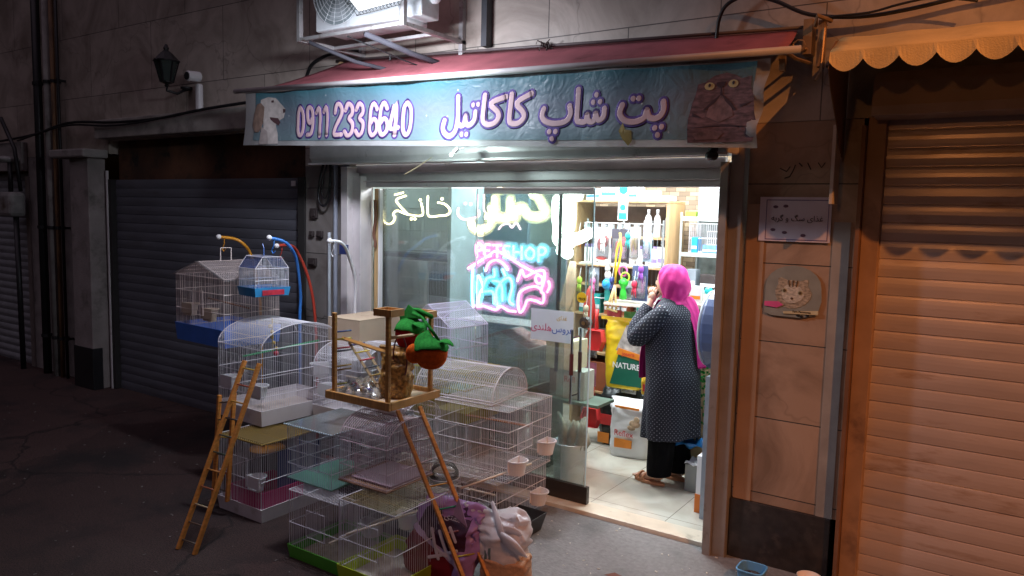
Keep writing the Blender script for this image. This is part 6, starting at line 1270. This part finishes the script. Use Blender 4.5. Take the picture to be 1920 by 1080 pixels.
# continuous body: joints (forward = -x, her left = -y)
V=[];Ed=[];Rd=[]
def J(p,r,par=None):
    V.append(p); Rd.append(r); i=len(V)-1
    if par is not None: Ed.append((par,i))
    return i
pel=J((0,0,.86),.13); sp1=J((.005,0,1.0),.125,pel); sp2=J((.02,0,1.18),.13,sp1); ch=J((.015,0,1.30),.12,sp2); nk=J((-.01,0,1.40),.055,ch); nk2=J((-.03,0,1.45),.05,nk); hd=J((-.04,0,1.50),.075,nk2); hd2=J((-.035,0,1.56),.085,hd)
for sgn in (-1,1):
    hip=J((0,sgn*.09,.80),.095,pel); kn=J((-.01+.02*sgn,sgn*.10,.46),.062,hip); an=J((.03+.03*sgn,sgn*.10,.09),.038,kn); 
    ft=J((-.06+.03*sgn,sgn*.105,.045),.032,an); to=J((-.145+.03*sgn,sgn*.11,.035),.026,ft); hl=J((.065+.03*sgn,sgn*.10,.045),.032,an)
# left arm (towards camera): raised, hand at chin ; right arm folded across
sL=J((.01,-.17,1.31),.06,ch); eL=J((-.20,-.20,1.10),.045,sL); wL=J((-.155,-.085,1.345),.026,eL); hL=J((-.15,-.06,1.40),.027,wL)
sR=J((.01,.17,1.31),.06,ch); eR=J((-.15,.22,1.06),.045,sR); wR=J((-.24,.03,1.10),.026,eR); hR=J((-.25,-.03,1.12),.025,wR)
me=bpy.data.meshes.new('body'); me.from_pydata(V,Ed,[]); body=bpy.data.objects.new('body',me); COL.objects.link(body); body.parent=pt
md=body.modifiers.new('skin','SKIN'); sv=me.skin_vertices[0].data
for i,r in enumerate(Rd): sv[i].radius=(r,r); sv[i].use_root=(i==0)
md.use_smooth_shade=True; s_=body.modifiers.new('sub','SUBSURF'); s_.levels=2; s_.render_levels=2; me.materials.append(skin)
# head with face
def headfn(u,v):
    a=2*math.pi*u; t=math.pi*v; x=-math.cos(a)*math.sin(t); y=math.sin(a)*math.sin(t); z=math.cos(t)
    X=x*.098; Y=y*.075; Z=z*.118
    if z<-.2: X+=-.012*(-z-.2); Y*=1-.25*(-z-.2)
    f=max(0,-x)
    n=math.exp(-((y/.16)**2)-((z+.12)/.22)**2); X-= .024*n*(f>.5)
    X+= .010*math.exp(-(((abs(y)-.38)/.16)**2)-((z-.12)/.13)**2)*(f>.4)
    X-= .006*math.exp(-((y/.3)**2)-((z+.52)/.08)**2)*(f>.3)
    X-= .010*math.exp(-((y/.3)**2)-((z+.85)/.12)**2)
    return (X-.045,Y,Z+1.525)
B().grid(33,25,headfn).build('head',skin,pt,smooth=True)
eb=B()
for s2 in (-1,1): eb.ball((-.128,s2*.030,1.540),.011,8,6,(.6,1.3,.7))
eb.build('eyes',M('eye_dark',(.04,.03,.03),.3),pt,smooth=True)
B().ball((-.142,0,1.472),.012,8,5,(.5,1.8,.4)).build('lips',M('lip_rose',(.45,.16,.15),.5),pt,smooth=True)
# left hand: palm, four bent fingers and thumb, closed on the chin
hb=B(); palm=Vector((-.148,-.062,1.405))
hb.ball(palm,.038,10,8,(.95,.62,1.1))
for k,(dx,l) in enumerate(((-.030,.030),(-.010,.034),(.010,.033),(.028,.026))):
    p0=palm+Vector((dx,.0,.025)); p1=p0+Vector((-.004,.012,l)); p2=p1+Vector((-.002,.022,l*.35)); p3=p2+Vector((0,.018,-l*.25)); hb.tube([p0,p1,p2,p3],[.0095,.009,.008,.006],7)
th=palm+Vector((.03,.01,.0)); hb.tube([th,th+Vector((.016,.018,.026)),th+Vector((.010,.032,.048))],[.012,.010,.007],7)
hb.build('hand',skin,pt,smooth=True)
hb=B(); palm=Vector((-.262,-.045,1.125)); hb.ball(palm,.036,10,8,(.6,1.1,.9))
for k,(dz,l) in enumerate(((-.026,.030),(-.008,.036),(.010,.035),(.026,.028))):
    p0=palm+Vector((-.004,-.025,dz)); p1=p0+Vector((-.004,-l,0)); p2=p1+Vector((.012,-l*.6,0)); hb.tube([p0,p1,p2],[.009,.0085,.006],7)
hb.tube([palm+Vector((0,.01,.02)),palm+Vector((-.006,-.012,.048)),palm+Vector((0,-.03,.060))],[.011,.010,.007],7)
hb.build('hand',skin,pt,smooth=True)
# clothing: lofted shells with a dotted weave
def dots():
    m=bpy.data.materials.new('dotted_navy'); m.use_nodes=True; N=m.node_tree.nodes; L=m.node_tree.links; b=N['Principled BSDF']
    uv=N.new('ShaderNodeUVMap'); uv.uv_map='UVMap'; sc=N.new('ShaderNodeMapping'); L.new(uv.outputs[0],sc.inputs[0]); sc.inputs['Rotation'].default_value=(0,0,R(45)); 
    fr=N.new('ShaderNodeVectorMath'); fr.operation='FRACTION'; L.new(sc.outputs[0],fr.inputs[0]); sb=N.new('ShaderNodeVectorMath'); sb.operation='SUBTRACT'; sb.inputs[1].default_value=(.5,.5,0); L.new(fr.outputs[0],sb.inputs[0])
    le=N.new('ShaderNodeVectorMath'); le.operation='LENGTH'; L.new(sb.outputs[0],le.inputs[0]); lt=N.new('ShaderNodeMath'); lt.operation='LESS_THAN'; lt.inputs[1].default_value=.17; L.new(le.outputs['Value'],lt.inputs[0])
    mx=N.new('ShaderNodeMix'); mx.data_type='RGBA'; L.new(lt.outputs[0],mx.inputs[0]); mx.inputs[6].default_value=(.014,.016,.032,1); mx.inputs[7].default_value=(.22,.24,.28,1); L.new(mx.outputs[2],b.inputs['Base Color']); b.inputs['Roughness'].default_value=.8
    n=N.new('ShaderNodeTexNoise'); n.inputs['Scale'].default_value=5; g=N.new('ShaderNodeNewGeometry'); L.new(g.outputs['Position'],n.inputs['Vector']); bp=N.new('ShaderNodeBump'); bp.inputs['Strength'].default_value=.6; bp.inputs['Distance'].default_value=.05; L.new(n.outputs[0],bp.inputs['Height']); L.new(bp.outputs[0],b.inputs['Normal'])
    return m
dm=dots()
def loft(name,rings,mat,par,scale=24,thick=.004,close=False,ulen=None):
    """rings: list of point lists (closed loops)"""
    n=len(rings[0]); me=bpy.data.meshes.new(name); vs=[tuple(p) for r in rings for p in r]; fs=[]; uvs=[]
    vv=0; vl=[0]
    for j in range(1,len(rings)): 
        vv+=(sum(((Vector(rings[j][i])-Vector(rings[j-1][i])).length for i in range(n)))/n); vl.append(vv)
    per=ulen or max(sum((Vector(r[i])-Vector(r[(i+1)%n])).length for i in range(n)) for r in rings)
    for j in range(len(rings)-1):
        for i in range(n):
            a=j*n+i; c=j*n+(i+1)%n; fs.append((a,c,c+n,a+n)); u0,u1=i/n*per*scale,(i+1)/n*per*scale
            uvs+=[(u0,vl[j]*scale),(u1,vl[j]*scale),(u1,vl[j+1]*scale),(u0,vl[j+1]*scale)]
    if close: fs.append(tuple(range((len(rings)-1)*n,len(rings)*n))); uvs+=[(0,0)]*n
    me.from_pydata(vs,[],fs); me.update(); ul=me.uv_layers.new(name='UVMap')
    for i,uv in enumerate(uvs): ul.data[i].uv=uv
    for p in me.polygons: p.use_smooth=True
    me.materials.append(mat); o=bpy.data.objects.new(name,me); COL.objects.link(o); o.parent=par
    q=o.modifiers.new('solid','SOLIDIFY'); q.thickness=thick; q.offset=1
    q=o.modifiers.new('sub','SUBSURF'); q.levels=1; q.render_levels=1
    return o
def ell(cx,cy,cz,rx,ry,n=40,fold=0,ph=0,k=7,tilt=0,p=.9):
    o=[]
    for i in range(n):
        a=2*math.pi*i/n; ca,sa=math.cos(a),math.sin(a); f=1+fold*math.sin(k*a+ph)+fold*.5*math.sin((k*2+1)*a-ph*2)
        o.append((cx+math.copysign(abs(ca)**p,ca)*rx*f,cy+math.copysign(abs(sa)**p,sa)*ry*f,cz+tilt*ca))
    return o
rings=[]
_tz=((.37,.035,.198,.228,.06),(.42,.035,.197,.228,.05),(.55,.035,.196,.230,.036),(.70,.035,.198,.236,.026),(.82,.03,.190,.232,.016),(.92,.02,.180,.222,.010),(1.02,.01,.168,.212,.008),(1.12,.01,.160,.208,.006),(1.20,.012,.155,.206,.005),(1.27,.015,.145,.205,.004),(1.32,.015,.128,.195,.003),(1.365,.01,.100,.155,.0),(1.395,.0,.075,.09,.0),(1.41,-.01,.062,.066,0))
_t2=[]
for _a,_b in zip(_tz,_tz[1:]): _t2+=[_a,tuple((p+q)/2 for p,q in zip(_a,_b))]
_t2.append(_tz[-1])
for z,cx,rx,ry,fo in _t2:
    rings.append([(x_+math.copysign(1,x_-cx)*.022*mnoise.noise(Vector((x_*5,y_*5,z_*2.6+x_*4))),y_+math.copysign(1,y_)*.026*mnoise.noise(Vector((y_*5+7,x_*5,z_*2.6))),z_) for x_,y_,z_ in ell(cx,0,z,rx,ry,56,fo,z*1.2,7,tilt=.02 if z<.5 else 0)])
tun=loft('tunic',rings,dm,pt,43)
def limb(pts,rs,n=18,fold=.03):
    out=[]; P=[Vector(p) for p in pts]; up=Vector((0,0,1))
    for i,p in enumerate(P):
        d=(P[min(i+1,len(P)-1)]-P[max(0,i-1)]).normalized(); u=d.cross(Vector((.1,1,.1))).normalized(); v=u.cross(d).normalized()
        out.append([p+u*math.cos(2*math.pi*k/n)*rs[i]*(1+fold*math.sin(3*2*math.pi*k/n+i*2))+v*math.sin(2*math.pi*k/n)*rs[i] for k in range(n)])
    return out
loft('sleeve',limb([(.03,-.13,1.31),(.0,-.175,1.28),(-.07,-.20,1.21),(-.14,-.215,1.13),(-.195,-.21,1.09),(-.215,-.18,1.13),(-.20,-.14,1.22),(-.175,-.10,1.31),(-.16,-.085,1.345)],[.075,.082,.084,.082,.078,.076,.066,.052,.042]),dm,pt,37)
loft('sleeve',limb([(.03,.13,1.31),(.0,.175,1.28),(-.07,.205,1.18),(-.14,.22,1.08),(-.20,.17,1.06),(-.23,.09,1.08),(-.24,.04,1.10)],[.075,.078,.078,.072,.068,.056,.046]),dm,pt,37)
blk=M('black_cloth',(.004,.004,.005),.95,spec=.15,var=.3,scale=8,bump=.4,bscale=30)
for sgn in (-1,1):
    loft('trouser_leg',limb([(.03+.03*sgn,sgn*.10,.075),(.028+.03*sgn,sgn*.10,.11),(.02,sgn*.10,.30),(.0,sgn*.095,.55),(.0,sgn*.08,.80)],[.092,.098,.102,.11,.12],22,.05),blk,pt)
# sandals
for sgn in (-1,1):
    ox=.03*sgn; s_=B(); out=[]
    for k in range(20):
        a=2*math.pi*k/20; out.append((-.045+ox+.135*math.cos(a),sgn*.106+(.046+.006*math.cos(a+3.14))*math.sin(a)))
    s_.poly(out,(.001,.024),'z'); so=s_.build('sandal',M('sandal_tan',(.55,.24,.12),.6,var=.15),pt,bevel=.004)
    for x0 in (-.13,-.085):
        sb=B(); rr=[]
        for k in range(9):
            a=math.pi*k/8; rr.append((ox+x0+.012*math.sin(a),sgn*.108+.050*math.cos(a),.018+.052*math.sin(a)))
        sb.tube(rr,[.009]*9,5); q=sb.build('sandal_strap',M('sandal_tan'),so,smooth=True)
    tb=B()
    for k,(dy,l) in enumerate(((-.028,.020),(-.012,.016),(.002,.013),(.015,.010),(.027,.007))):
        dy=dy*-sgn; tb.ball((ox-.150-l+.0,sgn*.108+dy,.036),.0115,8,6,(1.6,.9,.8))
    tb.build('toes',skin,pt,smooth=True)
# headscarf
mg=M('magenta_scarf',(.55,.015,.22),.7,var=.14,scale=6,bump=.5,bscale=16)
rg=[]
prof=[(1.655,.012,.010,-.02),(1.652,.045,.04,-.015),(1.635,.082,.070,-.012),(1.60,.108,.092,-.008),(1.555,.120,.101,-.002),(1.51,.120,.103,.004),(1.465,.110,.096,.010),(1.425,.092,.082,.012),(1.395,.085,.082,.012),(1.37,.100,.110,.014)]
prof2=[]
for _a,_b in zip(prof,prof[1:]): prof2+=[_a,tuple((p+q)/2 for p,q in zip(_a,_b))]
prof2.append(prof[-1])
for z,rx,ry,cx in prof2:
    r=[]
    for i in range(64):
        a=2*math.pi*i/64; ca,sa=math.cos(a),math.sin(a); x=cx+rx*ca; y=ry*sa
        # face opening: cloth pulled back over the brow, cheeks and under the chin
        if 1.44<z<1.60 and ca<-.62: x=max(x,cx-rx*.62-.012); 
        f=.012*mnoise.noise(Vector((ca*2.2+z*9,sa*2.2,z*12)))-.016*abs(mnoise.noise(Vector((ca*1.5+z*14,sa*1.6-z*10,z*9))))+.004*math.sin(9*a-z*45)
        r.append((x+f*ca,y+f*sa,z))
    rg.append(r)
rg=rg[::-1]
loft('headscarf',rg,mg,pt,close=True,thick=.006)
def strip(pts,ws,name):
    b=B(); 
    for i,(p,w) in enumerate(zip(pts,ws)):
        p=Vector(p); 
        for k in range(9):
            u=k/8-.5; b.v.append((p.x+w[0]*u+.006*math.sin(k*2+i*.5),p.y+w[1]*u+.008*math.cos(k*2.3),p.z))
    for i in range(len(pts)-1):
        for k in range(8): a=i*9+k; b.f.append((a,a+1,a+10,a+9))
    return b.build(name,mg,pt,smooth=True,solid=.006,sub=1)
strip([(.07,.02,1.43),(.12,.03,1.38),(.165,.04,1.30),(.20,.05,1.18),(.22,.055,1.02),(.24,.06,.90)],[(.06,.14)]*2+[(.03,.11),(.03,.09),(.03,.085),(.03,.09)],'scarf_tail')
strip([(-.06,-.06,1.40),(-.13,-.05,1.28),(-.185,-.04,1.12),(-.205,-.05,.98),(-.20,-.06,.86),(-.195,-.06,.78)],[(.03,.10)]*6,'scarf_tail')
t=thing('handbag','small yellow and red bag hanging at the front of the woman','bag',(-2.50,5.80,.82))
o=sack('bag_body',None,None,(0,0,-.09),.10,.06,.17,M('toy_yellow'),0,(0,0),top=.6,seed=30,crease=.005,par=t)
B().box(-.03,.03,-.036,-.031,-.06,.0).build('red_badge',red_,t)
